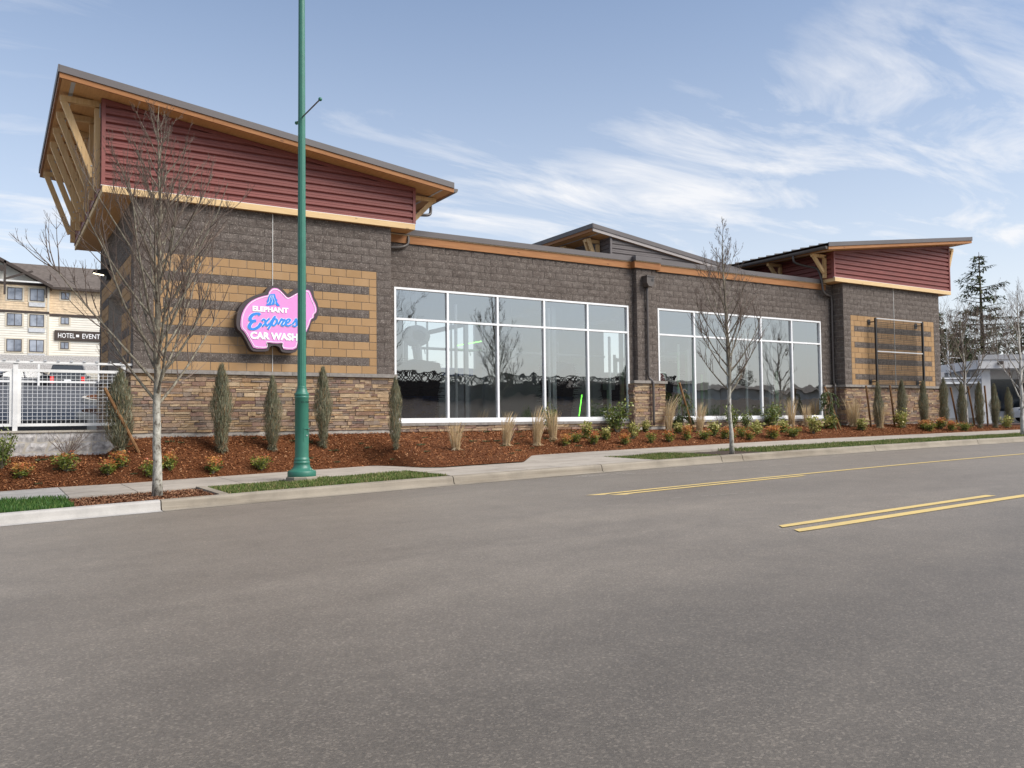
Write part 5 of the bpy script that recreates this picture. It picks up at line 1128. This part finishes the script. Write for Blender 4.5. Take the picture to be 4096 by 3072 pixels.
def leaf_bush(seed, n, mat, lw, ll, stems, mat2=None, split=0.6, open_=0.0):
    rnd = random.Random(seed); m = MB(); m2 = MB(); st = MB(); tips = []
    for k in range(stems):
        a = k*2.4+rnd.uniform(-0.3,0.3); r = rnd.uniform(0.05,0.46); h = rnd.uniform(0.55,1.0)*(1-0.35*r)
        pts = [Vector((0.04*math.cos(a),0.04*math.sin(a),0)), Vector((r*0.5*math.cos(a),r*0.5*math.sin(a),h*0.5)), Vector((r*math.cos(a),r*math.sin(a),h))]; st.tube(pts, [0.014,0.009,0.004], 4, False); tips.append(pts)
    for k in range(n):
        p3 = rnd.choice(tips); f = rnd.uniform(0.15,1.05)**0.8*2; q = min(int(f),1); p = p3[q].lerp(p3[q+1], f-q); sc = 0.10+0.06*rnd.random()
        p = p+Vector((rnd.uniform(-sc,sc),rnd.uniform(-sc,sc),rnd.uniform(-sc,sc)))
        if p.z < 0.02: p.z = 0.03
        d = Vector((rnd.uniform(-1,1),rnd.uniform(-1,1),rnd.uniform(-0.3,1))).normalized(); s = d.cross(Vector((rnd.uniform(-1,1),rnd.uniform(-1,1),rnd.uniform(-1,1)))).normalized(); L_ = ll*rnd.uniform(0.7,1.3); w = lw*rnd.uniform(0.7,1.3)
        (m2 if (mat2 and p.z > split+rnd.uniform(-0.18,0.18)) else m).face([p, p+d*L_*0.45+s*w, p+d*L_, p+d*L_*0.45-s*w])
    out = [('leaves', m.data('leaves', mat)), ('stems', st.data('stems', M['bark_branch']))]
    if mat2: out.insert(1, ('new_leaves', m2.data('new_leaves', mat2)))
    return out
LAU = [leaf_bush(k, 620, M['laurel'], 0.030, 0.085, 14) for k in (1,2)]; VAR = [leaf_bush(k+5, 420, M['variegated'], 0.045, 0.15, 12) for k in (1,2)]; VAR2 = leaf_bush(9, 420, M['laurel'], 0.045, 0.15, 12, M['variegated'], 0.35)
NAN = [leaf_bush(k+20, 560, M['nandina_green'], 0.032, 0.14, 16, M['nandina_red'], sp) for k, sp in ((1,0.62),(2,0.78),(3,0.5))]
for k, (x, y, h, wd, lab) in enumerate([(-8.12,-0.5,0.75,0.5,'leafy green shrub cut by the left picture edge'),(7.72,-0.02,0.95,0.95,'large leafy green shrub left of the stone pillar'),(5.28,-0.09,0.85,0.5,'narrow green shrub among the dry grasses, left window'),(12.71,0.15,0.85,0.6,'green shrub just left of the slim street tree'),(13.35,0.12,0.6,0.5,'low green shrub just right of the slim street tree'),(14.78,0.22,0.82,0.95,'wide green shrub under the fourth pane of the right window')]):
    local_thing('laurel_shrub', LAU[k % 2], lab, 'shrub', (x, y, bedz(x, y)-0.02), k*1.3, (wd*1.15, wd*1.15, h*1.12), 'broad-leaved green shrubs')
vl = [(6.19,-0.59,0.46,0.42),(6.68,-0.8,0.34,0.42),(7.75,-0.77,0.42,0.38),(8.76,-0.09,0.34,0.36),(9.82,-0.45,0.34,0.44),(10.97,-0.82,0.42,0.46),(12.78,-0.88,0.40,0.50),(14.27,-0.71,0.40,0.55),(15.45,-1.0,0.50,0.55),(17.1,-0.35,0.45,0.62),(18.3,-0.8,0.42,0.5),(20.67,-0.8,0.62,0.55),(27.8,-0.88,0.45,0.5)]
for k, (x, y, h, wd) in enumerate(vl): local_thing('variegated_shrub', VAR[k % 2] if k in (2,6,8,11,12) else VAR2, (ORD[k]+' yellow-green variegated shrub from the left, counted along the bed') if k != 11 else 'bright yellow-green shrub below the trellis', 'shrub', (x, y, bedz(x, y)-0.02), k*0.9, (wd*1.25, wd*1.25, h*1.2), 'variegated shrubs in the bed')
nl = [(-7.8,-0.89,0.27,0.40),(-7.01,-0.77,0.36,0.40),(-6.27,-1.15,0.28,0.42),(-6.02,-0.99,0.31,0.38),(-5.52,-1.49,0.34,0.34),(-5.14,-1.32,0.34,0.34),(-4.31,-1.5,0.33,0.34),(-3.3,-1.51,0.31,0.35)]
n2 = [(5.01,-1.18,0.31,0.33),(5.52,-0.95,0.27,0.35),(5.99,-1.19,0.32,0.37),(7.01,-1.31,0.30,0.35),(8.0,-1.26,0.30,0.26),(8.69,-1.27,0.31,0.36),(9.47,-1.21,0.42,0.34),(10.19,-1.21,0.29,0.36),(11.01,-1.26,0.35,0.33),(11.29,-1.28,0.31,0.30),(11.92,-1.09,0.33,0.32),(11.9,-1.42,0.27,0.34),(12.98,-1.43,0.39,0.52),(14.05,-1.34,0.34,0.42)]
n3 = [(21.73,-1.05,0.32,0.5),(21.57,-1.38,0.32,0.4),(22.66,-1.13,0.39,0.48),(22.91,-1.44,0.38,0.42),(23.73,-1.47,0.31,0.42)]
for L_, txt in ((nl, 'from the left in the mulch left of the lamp post'), (n2, 'from the left in the bed below the two windows'), (n3, 'from the left in the bed before the far tower')):
    for k, (x, y, h, wd) in enumerate(L_): local_thing('nandina', NAN[(k*2 + len(L_)) % 3], ORD[k]+' small red-tipped nandina shrub '+txt, 'shrub', (x, y, bedz(x, y)-0.015), k*1.1, (wd*1.3, wd*1.3, h*1.2), 'nandinas in the mulch bed')
def twig_mesh():
    rnd = random.Random(4); m = MB()
    for k in range(26):
        a = rnd.uniform(0,6.283); sp = rnd.uniform(0.1,0.5); h = rnd.uniform(0.25,0.65); p = [Vector((0,0,0))]
        for s in range(1,5): p.append(Vector((math.cos(a)*sp*(s/4)**1.3+rnd.uniform(-0.02,0.02), math.sin(a)*sp*(s/4)**1.3*0.5, h*s/4+rnd.uniform(-0.01,0.01))))
        m.tube(p, [0.006,0.005,0.004,0.003,0.002], 4, False)
        for q in range(2):
            b = p[2+q]; m.tube([b, b+Vector((rnd.uniform(-0.1,0.1),rnd.uniform(-0.1,0.1),rnd.uniform(0.08,0.18)))], [0.003,0.0015], 3, False)
    return m.data('twigs', M['twig'])
TW = twig_mesh()
local_thing('bare_shrub', [('twigs', TW)], 'leafless twiggy shrub in front of the retaining wall', 'shrub', (-6.96,-0.2,bedz(-6.96,-0.2)-0.02), 0.3, (1.25,1.2,1.0)); local_thing('bare_shrub', [('twigs', TW)], 'leafless twiggy shrub between the dry grasses under the left window', 'shrub', (3.55,-0.7,bedz(3.55,-0.7)-0.02), 1.3, (0.7,0.7,0.6)); local_thing('bare_shrub', [('twigs', TW)], 'leafless shrub left of the slim street tree', 'shrub', (12.15,0.1,bedz(12.1,0.1)-0.02), 2.3, (0.6,0.6,0.8))
def sprig_mesh(seed):
    rnd = random.Random(seed); m = MB()
    for k in range(46):
        a = rnd.uniform(0,6.283); r = rnd.uniform(0,0.07); p = Vector((r*math.cos(a), r*math.sin(a), 0.01)); d = Vector((math.cos(a)*0.8, math.sin(a)*0.8, rnd.uniform(0.2,1.1))).normalized()*rnd.uniform(0.025,0.06); s = d.cross(Vector((rnd.uniform(-1,1),rnd.uniform(-1,1),0.3))).normalized()*0.009; m.face([p,p+d*0.5+s,p+d,p+d*0.5-s])
    return m.data('sprig', M['sprig'])
SPG = [sprig_mesh(k) for k in range(3)]; rnd = random.Random(77)
for k in range(64):
    X = rnd.uniform(-8.5, 5.5) if k < 52 else rnd.uniform(5.5, 20); f, b = fe(X), be(X); Y = f+(b-f)*rnd.uniform(0.08,0.9)
    o = link('ground_cover_sprig', SPG[k % 3]); o.location = (X, Y, bedz(X, Y)+0.01); o.rotation_euler = (0,0,k); s = rnd.uniform(0.7,1.3); o.scale = (s,s,s); tag(o, 'tiny dark green ground-cover sprig dotted over the bark mulch', 'sprig', 'ground-cover sprigs in the mulch')
# ------------------------------------------------------------------ hotel behind, far left
HY = 85.0
ho = thing('hotel', 'cream and tan hotel with brown trim behind the parking lot', 'building', (-5, HY+8, 6.0))
m = MB(); m.box(-30, 26, HY+0.9, HY+16, 3.0, 11.22); m.box(-30, -3.15, HY, HY+1.0, 3.0, 11.28); m.build('lower_wall', M['cream_siding'], ho)
m = MB(); m.box(-30, 26, HY+0.9, HY+16, 11.22, 14.1); m.box(-30, -3.15, HY, HY+1.0, 11.28, 14.25); upw = m.build('upper_wall', M['shake_siding'], ho)
lapm = MB(); z = 4.0
while z < 11.1:
    lapm.box(-30, -3.13, HY-0.03, HY, z, z+0.025); lapm.box(-3.12, 26, HY+0.87, HY+0.9, z, z+0.025); z += 0.26
lapm.build('lap_boards', M['beige_trim'], ho)
shk = MB(); z = 11.6; rnd = random.Random(2)
while z < 14.0:
    shk.box(-30, -3.13, HY-0.03, HY, z, z+0.03); shk.box(-3.12, 26, HY+0.87, HY+0.9, z, z+0.03)
    x = -12.0
    while x < 8:
        yy = HY if x < -3.4 else HY+0.9; shk.box(x, x+0.02, yy-0.02, yy, z+0.03, z+0.28); x += rnd.uniform(0.25,0.6)
    z += 0.28
shk.build('shake_courses', M['shake_siding'], upw)
m = MB(); m.box(-30, -3.10, HY-0.06, HY+0.02, 11.12, 11.40); m.box(-3.10, 26, HY+0.82, HY+0.92, 11.05, 11.34); m.build('band', M['brown_trim'], ho)
m = MB(); m.box(-3.30, -3.10, HY-0.04, HY+0.05, 3, 14.2); m.build('corner_board', M['beige_trim'], ho)
m = MB(); m.prism([(HY+0.3,14.05),(HY+9,17.9),(HY+18,14.05)], lambda u, v, d: (d, u, v), -30, 26); rf = m.build('roof', M['shingle_roof'], ho)
m = MB(); m.box(-3, 26, HY+0.25, HY+0.38, 13.92, 14.18); m.build('eave', M['brown_trim'], rf)
for x in (-2.9+0.0, -0.6): MB().tube([(x,HY+3.0,15.0),(x,HY+3.0,15.9)], 0.06, 6).build('vent_pipe', M['brown_trim'], rf)
# gable of the projecting bay
gx, gz = -10.4, 18.25
sl = (gz-14.12)/(-2.85-gx)
m = MB(); m.prism([(2*gx+3.15,14.25),(-3.15,14.25),(gx,14.25+(-3.15-gx)*sl)], fxz, HY+0.02, HY+0.9); gb = m.build('gable_wall', M['cream_siding'], ho)
m = MB()
for s in (1, -1): m.prism([(gx,gz),(gx+s*7.55,gz-7.55*sl),(gx+s*7.55,gz-7.55*sl-0.34),(gx,gz-0.34)], fxz, HY-1.0, HY+9)
m.build('gable_roof', M['brown_trim'], gb)
m = MB(); m.box(2*gx+3, -2.9, HY-0.08, HY+0.02, 14.1, 14.35); m.build('gable_tie', M['brown_trim'], gb); m = MB(); m.box(2*gx+3, -3.3, HY-0.95, HY-0.85, 14.28, 14.42); m.build('gable_tie', M['white_paint'], gb)
m = MB(); m.box(-7.28, -7.08, HY-1.0, HY-0.8, 12.9, 16.4); m.build('gable_post', M['brown_trim'], gb); m = MB(); m.bar((-7.2,HY-0.9,14.5),(-4.7,HY-0.9,15.5),0.15,0.2); m.build('gable_strut', M['brown_trim'], gb); m = MB(); m.box(-3.5, -3.35, HY-0.6, HY-0.45, 12.8, 14.1); m.build('gable_post', M['brown_trim'], gb)
m = MB(); m.box(-8.5, -7.3, HY-0.97, HY-0.90, 15.3, 15.9); m.build('gable_board', M['brown_trim'], gb)
def hwin(x0, x1, z0_, z1_, y, sash=True, ptac=False, trim=True):
    f = MB(); f.box(x0-0.16, x1+0.16, y-0.05, y, z0_-0.14, z1_+0.14); fr_ = f.build('window', M['beige_trim'], ho)
    g_ = MB(); g_.box(x0, x1, y-0.075, y-0.055, z0_, z1_); g_.build('pane', M['far_glass'], fr_)
    b = MB(); t2 = 0.05
    for a, c in ((x0, x0+t2), (x1-t2, x1), ((x0+x1)/2-t2/2, (x0+x1)/2+t2/2)): b.box(a, c, y-0.10, y-0.076, z0_, z1_)
    b.box(x0, x1, y-0.102, y-0.0765, z0_, z0_+t2); b.box(x0, x1, y-0.102, y-0.0765, z1_-t2, z1_); b.build('sash', M['brown_trim'], fr_)
    if ptac: MB().box(x0-0.08, x1+0.08, y-0.12, y, z0_-0.60, z0_-0.17).build('heater_grille', M['ptac'], fr_)
for z in (12.48, 9.75, 7.05, 4.4):
    hwin(-6.93, -5.57, z, z+1.30, HY); hwin(-4.90, -3.57, z, z+1.30, HY, ptac=True); hwin(-9.9, -8.6, z, z+1.30, HY, ptac=True)
for z in (12.95, 10.25, 7.55): hwin(-1.97, -1.18, z, z+0.75, HY+0.9)
hs = MB().box(-2.54, 3.4, HY+0.70, HY+0.86, 8.47, 9.55).build('sign_board', M['brown_trim'], ho, label='dark hotel sign board with white letters')
put_text('lettering', 'HOTEL', -2.22, HY+0.69, 8.74, 0.52, 1.60, M['sign_white'], hs, bold=0.0); put_text('lettering', 'EVENT', 0.10, HY+0.69, 8.74, 0.52, 1.72, M['sign_white'], hs, bold=0.0); MB().box(-0.50, -0.22, HY+0.68, HY+0.70, 8.87, 9.13).build('square_mark', M['sign_white'], hs)
m = MB(); m.box(-30, 26, HY-1.5, HY-1.2, 5.0, 6.6); m.build('base_wall', M['cmu_white'], ho)

# ------------------------------------------------------------------ vehicles
def vehicle(name, label, cat, loc, rz, L_, W_, Hr, Hb, prof, paint, gh, group=None):
    """prof: body stations (x, top z, half width factor); gh: glasshouse (x0 base, x0 roof, x1 roof, x1 base)"""
    t_ = thing(name, label, cat, loc, group); MW = Matrix.Translation(loc) @ Matrix.Rotation(rz, 4, 'Z')
    def tb(m, nm, mat, par=t_, sm=False):
        m.v = [tuple(MW @ Vector(v)) for v in m.v]; return m.build(nm, mat, par, sm)
    m = MB(); rows = []
    for x, z, wf in prof:
        w = W_/2*wf; rows.append([m.P((x,-w*0.93,0.26)), m.P((x,-w,0.42)), m.P((x,-w,z*0.72)), m.P((x,-w*0.95,z-0.03)), m.P((x,-w*0.86,z)), m.P((x,w*0.86,z)), m.P((x,w*0.95,z-0.03)), m.P((x,w,z*0.72)), m.P((x,w,0.42)), m.P((x,w*0.93,0.26))])
    for a, b in zip(rows, rows[1:]):
        for k in range(9): m.f.append([a[k],b[k],b[k+1],a[k+1]])
        m.f.append([a[9],b[9],b[0],a[0]])
    m.f += [rows[0][::-1], rows[-1]]; m.c = [None]*len(m.f); tb(m, 'body', M[paint], sm=False)
    a, b, c, d = gh; wb, wr = W_/2*0.90, W_/2*0.72
    lo = [(a,-wb,Hb),(d,-wb,Hb),(d,wb,Hb),(a,wb,Hb)]; hi = [(b,-wr,Hr-0.06),(c,-wr,Hr-0.06),(c,wr,Hr-0.06),(b,wr,Hr-0.06)]
    m = MB(); i0 = [m.P(p) for p in lo]; i1 = [m.P(p) for p in hi]
    m.f += [[i0[k],i0[(k+1)%4],i1[(k+1)%4],i1[k]] for k in range(4)]; m.c = [None]*4; tb(m, 'windows', M['car_glass'])
    m = MB(); m.prism([(b-0.08,Hr-0.07),(b+0.25,Hr),(c-0.25,Hr+0.01),(c+0.08,Hr-0.07)], lambda u, v, dd: (u, dd, v), -wr-0.01, wr+0.01)
    for s in (-1, 1):
        for p, q in ((lo[0],hi[0]),(lo[1],hi[1])): m.bar((p[0],s*(wb+0.005),Hb),(q[0],s*(wr+0.008),Hr-0.06),0.07,0.07)
        mid = (a+d)/2; m.bar((mid,s*(wb+0.005),Hb),(mid,s*(wr+0.008),Hr-0.06),0.06,0.06)
    tb(m, 'roof', M[paint])
    for x in (-L_*0.31, L_*0.31):
        for s in (-1, 1):
            ty = MB(); n = 20; rr = 0.34
            for u0, r0 in ((0,rr),): ty.prism([(x+rr*math.cos(2*math.pi*k/n), rr+rr*math.sin(2*math.pi*k/n)) for k in range(n)], lambda u, v, dd: (u, dd, v), s*(W_/2-0.20), s*(W_/2+0.01))
            wo_ = tb(ty, 'wheel', M['tyre']); ri = MB().prism([(x+0.21*math.cos(2*math.pi*k/n), rr+0.21*math.sin(2*math.pi*k/n)) for k in range(n)], lambda u, v, dd: (u, dd, v), s*(W_/2+0.011), s*(W_/2+0.02)); tb(ri, 'rim', M['rim'], wo_)
    zt = prof[0][1]
    for s in (-1, 1):
        tb(MB().box(-L_/2-0.02, -L_/2+0.14, s*W_*0.40-0.09, s*W_*0.40+0.09, zt*0.62, zt*0.98), 'tail_light', M['tail_light']); tb(MB().box(L_/2-0.16, L_/2+0.015, s*W_*0.36-0.16, s*W_*0.36+0.16, 0.62, 0.76), 'headlight', M['far_glass']); tb(MB().box(d-0.35, d-0.15, s*(W_/2+0.02)-0.09, s*(W_/2+0.02)+0.09, Hb, Hb+0.16), 'mirror', M[paint])
    tb(MB().box(-L_/2-0.06, -L_/2+0.1, -W_*0.47, W_*0.47, 0.36, 0.62), 'rear_bumper', M[paint]); tb(MB().box(L_/2-0.1, L_/2+0.06, -W_*0.46, W_*0.46, 0.30, 0.58), 'front_bumper', M[paint]); tb(MB().box(-L_/2-0.075, -L_/2-0.05, -0.16, 0.16, zt*0.66, zt*0.66+0.16), 'licence_plate', M['sign_white'])
    return t_
suvp = [(-2.3,1.02,0.92),(-2.2,1.08,0.98),(-1.0,1.10,1.0),(0.9,1.08,1.0),(1.25,1.02,1.0),(2.1,0.92,0.95),(2.3,0.72,0.88)]
sedp = [(-2.3,0.90,0.90),(-2.15,0.98,0.97),(-1.2,0.99,1.0),(0.8,0.97,1.0),(1.15,0.93,1.0),(2.1,0.80,0.94),(2.3,0.62,0.86)]
vehicle('parked_suv', 'dark grey SUV seen from behind through the wire fence', 'car', (-4.55,34.8,lotz(34.8)), R(84), 4.6, 1.85, 1.75, 1.08, suvp, 'car_grey', (-2.2,-1.95,0.55,1.2), 'cars in the upper parking lot'); vehicle('parked_car', 'dark low car parked left of the grey SUV', 'car', (-7.4,34.0,lotz(34)), R(205), 4.6, 1.8, 1.42, 0.97, sedp, 'car_dark', (-1.9,-1.1,0.35,1.2), 'cars in the upper parking lot')
vehicle('parked_car', 'white car parked by the shop, cut by the right picture edge', 'car', (43.3,5.0,-1.56), math.atan2(-RGT.y, -RGT.x), 4.4, 1.75, 1.36, 0.90, sedp, 'car_white', (-1.8,-1.1,0.35,1.2))

# ------------------------------------------------------------------ white shop at the right
sh = thing('roadside_shop', 'low white shop with flat overhanging roofs beyond the junipers', 'building', (40.2,7.2,-1.55))
O = Vector((38.0, 8.6, 0)); BK = FWD
def S(u, d, z): q = O + RGT*u + BK*d; return (q.x, q.y, z)
def sbox(nm, u0, u1, d0, d1, z0_, z1_, mat, par=sh):
    m = MB(); i = [m.P(S(u, d, z)) for z in (z0_, z1_) for u, d in ((u0,d0),(u1,d0),(u1,d1),(u0,d1))]
    for q in ((0,1,5,4),(1,2,6,5),(2,3,7,6),(3,0,4,7),(4,5,6,7),(3,2,1,0)): m.f.append([i[k] for k in q])
    m.c = [None]*6; return m.build(nm, mat, par)
sbox('low_wing', -3.0, 2.45, 0.8, 8.0, -1.7, 0.85, M['shop_white']); sbox('plinth', -3.0, 2.45, 0.55, 0.8, -1.7, -1.28, M['foundation']); rl_ = sbox('low_roof', -3.2, 2.55, -0.1, 8.2, 0.78, 1.0, M['shop_grey']); sbox('roof_trim', -3.22, 2.57, -0.14, -0.10, 0.99, 1.06, M['sign_white'], rl_); sbox('roof_trim', -3.22, 2.57, -0.14, -0.10, 0.70, 0.80, M['sign_white'], rl_)
sbox('pillar', 2.35, 2.85, -0.2, 0.3, -1.7, 1.52, M['shop_white']); hw = sbox('high_wing', 2.7, 12, 1.6, 8.0, -1.7, 1.6, M['shop_white']); sbox('high_roof', 2.0, 12.2, -0.6, 8.2, 1.54, 2.05, M['shop_white']); sbox('roof_edge', 1.98, 12.2, -0.65, -0.60, 2.05, 2.33, M['shop_grey'])
sbox('shop_window', 3.4, 7.0, 1.55, 1.6, -0.9, 1.0, M['car_glass'], hw); sbox('roof_unit', 0.05, 0.75, 1.0, 1.8, 1.06, 1.45, M['shop_grey'], rl_); sbox('chimney', 2.05, 2.35, 1.2, 1.5, 1.06, 1.42, M['shop_grey'], rl_); sbox('roof_box', 3.05, 3.35, -0.75, -0.66, 1.75, 1.95, M['brown_trim'], hw)
MB().tube([S(1.2,1.4,1.0), S(1.2,1.4,2.75)], 0.035, 6).build('mast', M['steel'], sh); MB().tube([S(1.2,1.4,2.35), S(1.9,1.4,2.3)], 0.015, 5).build('mast_arm', M['steel'], sh)
t_ = thing('round_sign', 'round dark blue and red sign by the shop at the picture edge', 'sign', S(5.25,-1.2,-0.2)); 
for r, d, mt in ((0.62,0.0,'sign_blue'),(0.50,-0.03,'sign_red')):
    m = MB(); m.f.append([m.P(S(5.32+r*0.75*math.cos(k*math.pi/10), -1.2+d, 0.0+r*math.sin(k*math.pi/10))) for k in range(20)]); b0 = m.f[0]; bk = [m.P(S(5.32+r*0.75*math.cos(k*math.pi/10), -1.2+d+0.05, 0.0+r*math.sin(k*math.pi/10))) for k in range(20)]
    for k in range(20): m.f.append([b0[k], b0[(k+1)%20], bk[(k+1)%20], bk[k]])
    m.build('disc', M[mt], t_)
MB().tube([S(5.32,-1.1,-1.6), S(5.32,-1.1,-0.5)], 0.05, 8).build('stand', M['steel'], t_)

# ------------------------------------------------------------------ background trees
def conifer(label, loc, H, W_, seed, dens=1.0, dead=0.0, group='conifers beyond the shop'):
    rnd = random.Random(seed); t_ = thing('conifer', label, 'tree', loc, group); x0, y0, z0_ = loc
    MB().tube([(x0,y0,z0_),(x0+0.1,y0,z0_+H*0.5),(x0,y0,z0_+H)], [0.28*H/15,0.17*H/15,0.02], 8).build('trunk', M['bark_dark'], t_, True)
    m = MB(); br = MB(); z = H*0.12
    while z < H*0.985:
        f = z/H; nbr = 4 if f < 0.8 else 3
        for k in range(nbr):
            if rnd.random() > dens: continue
            a = rnd.uniform(0,6.283); L_ = W_/2*(1-f)**0.75*rnd.uniform(0.45,1.2)+0.25; dr = rnd.uniform(0.15,0.5)*(1.15-f); up = rnd.uniform(0.0,0.25)
            tipz = lambda s: z + up*L_*s - dr*L_*s*s*0.9 + (0.18*L_*s**3)
            P_ = [Vector((x0+math.cos(a)*L_*s, y0+math.sin(a)*L_*s, z0_+tipz(s))) for s in (0,0.35,0.7,1.0)]; br.tube(P_, [0.045,0.03,0.018,0.008], 4, False)
            nt = int(26*L_/2.0)+7
            for q in range(nt):
                s = rnd.uniform(0.18,1.0); i = min(int(s*3),2); c = P_[i].lerp(P_[i+1], s*3-i); wd = 0.32*L_*(1-s*0.6)*0.5+0.10
                c = c+Vector((rnd.uniform(-wd,wd)*abs(math.sin(a))+rnd.uniform(-0.1,0.1), rnd.uniform(-wd,wd)*abs(math.cos(a))+rnd.uniform(-0.1,0.1), rnd.uniform(-0.12,0.06)))
                d = Vector((math.cos(a)*0.7+rnd.uniform(-0.6,0.6), math.sin(a)*0.7+rnd.uniform(-0.6,0.6), rnd.uniform(-0.75,0.1))).normalized()*rnd.uniform(0.22,0.48); s_ = d.cross(Vector((rnd.uniform(-0.4,0.4),rnd.uniform(-0.4,0.4),1))).normalized()*rnd.uniform(0.035,0.08)
                m.face([c-s_*0.5, c+s_*0.5, c+d*0.6+s_, c+d, c+d*0.6-s_])
        z += rnd.uniform(0.24,0.46)*H/15
    m.c = [None]*len(m.f); m.build('crown', M['conifer'], t_); br.build('branches', M['bark_dark'], t_)
conifer('tallest spiky conifer standing above the white shop', (63.9,21.0,-1.5), 14.7, 9.5, 1, 0.92); conifer('dense dark conifer at the right picture edge', (58.3,12.6,-1.5), 10.2, 7.0, 2); conifer('small conifer left of the tallest one', (58.0,19.4,-1.5), 8.2, 5.5, 3); conifer('dark conifer peeking past the right corner of the far tower', (47.6,14.9,-1.5), 7.9, 5.0, 4); conifer('conifer between the tallest and the edge, behind the shop roof', (73,22.5,-1.5), 10.5, 6.5, 5, 0.8)
conifer('broad green conifer low behind the shop roof', (66.0,24.5,-1.5), 8.0, 7.5, 6)
for k, (x, y, H, lab) in enumerate([(46.5,13.4,7.0,'bare grey tree right behind the far tower corner'),(52.0,13.0,7.5,'bare tree between the conifers, above the low shop roof'),(60.5,13.3,11.5,'tall thin bare tree near the right edge'),(50.5,9.3,8.0,'bare birch rising behind the tall shop roof'),(56.0,16.0,7.5,'bare tangled tree before the tallest conifer')]):
    bare_tree('bare_tree', lab, (x, y, -1.5), H, 1.6, 4.2, 0.10, 40+k, [(0.2,0.7),(0.5,1.1),(0.8,0.6),(1,0.1)], 26, ('birch_white' if k in (0,3) else 'bark_branch','bark_branch','twig'), 0.0, 'bare trees beyond the shop', 0.8)
bare_tree('birch', 'white birch trunk before the shop, left of the edge tree', (26.9,0.35,-1.62), 4.6, 1.2, 2.4, 0.07, 51, [(0.2,0.8),(0.5,1.1),(0.8,0.6),(1,0.1)], 24, ('birch_white','bark_branch','twig'), 0.0, 'bare trees beyond the shop', 0.7)

# ------------------------------------------------------------------ across the road: what the windows mirror
def gz_(X, Y): return G(min(max(X,-60),60)) + lerp_pts([(20.5,0.13),(24,0.25),(30,1.1),(38,2.9),(60,3.6),(140,6)], -Y)
lf = thing('lattice_fence', 'dark board fence with lattice top across the road, mirrored in the left window', 'fence', (30,-38.5,gz_(30,-38.5)))
fz = gz_(30,-38.5); w = MB(); w.box(8, 46, -38.55, -38.5, fz-0.2, fz+1.15); w.build('boards', M['brown_trim'], lf); w = MB(); w.box(8, 46, -38.56, -38.49, fz+1.15, fz+1.22); w.box(8, 46, -38.56, -38.49, fz+1.82, fz+1.9)
for k in range(17): w.box(8+k*2.375-0.05, 8+k*2.375+0.05, -38.58, -38.47, fz-0.2, fz+1.95)
w.build('rails_and_posts', M['brown_trim'], lf); w = MB(); k = 8.0
while k < 46:
    w.bar((k,-38.53,fz+1.2),(k+0.62,-38.53,fz+1.83),0.012,0.09); w.bar((k+0.62,-38.515,fz+1.2),(k,-38.515,fz+1.83),0.012,0.09); k += 0.31
w.build('lattice', M['brown_trim'], lf)
for k, (x, y, H, W_) in enumerate([(13,-62,7,5),(24,-66,6.5,5),(66,-75,5,4),(95,-80,6,5)]):
    conifer(ORD[k]+' dark conifer across the road, seen only as a mirror image in the glass', (x, y, gz_(x,y)), H, W_, 60+k, 0.7, group='conifers across the road')
hq = thing('roadside_house', 'long low grey building across the road, mirrored in the right window', 'building', (70,-58,gz_(60,-58)))
bz = gz_(60,-58); MB().box(46, 98, -66, -58, bz-1, bz+1.2).build('wall', M['shop_white'], hq); MB().prism([(-67,bz+1.15),(-57,bz+1.15),(-62,bz+2.0)], lambda u, v, d: (d, u, v), 45, 99).build('roof', M['shingle_roof'], hq)
bare_tree('bare_tree', 'bare tree across the road mirrored in the leftmost panes', (13,-30,gz_(13,-30)), 8.0, 1.8, 4.5, 0.1, 71, [(0.2,0.7),(0.5,1.1),(0.8,0.6),(1,0.1)], 26, ('bark_branch','bark_branch','twig'), 0.0, 'bare trees across the road', 0.7)
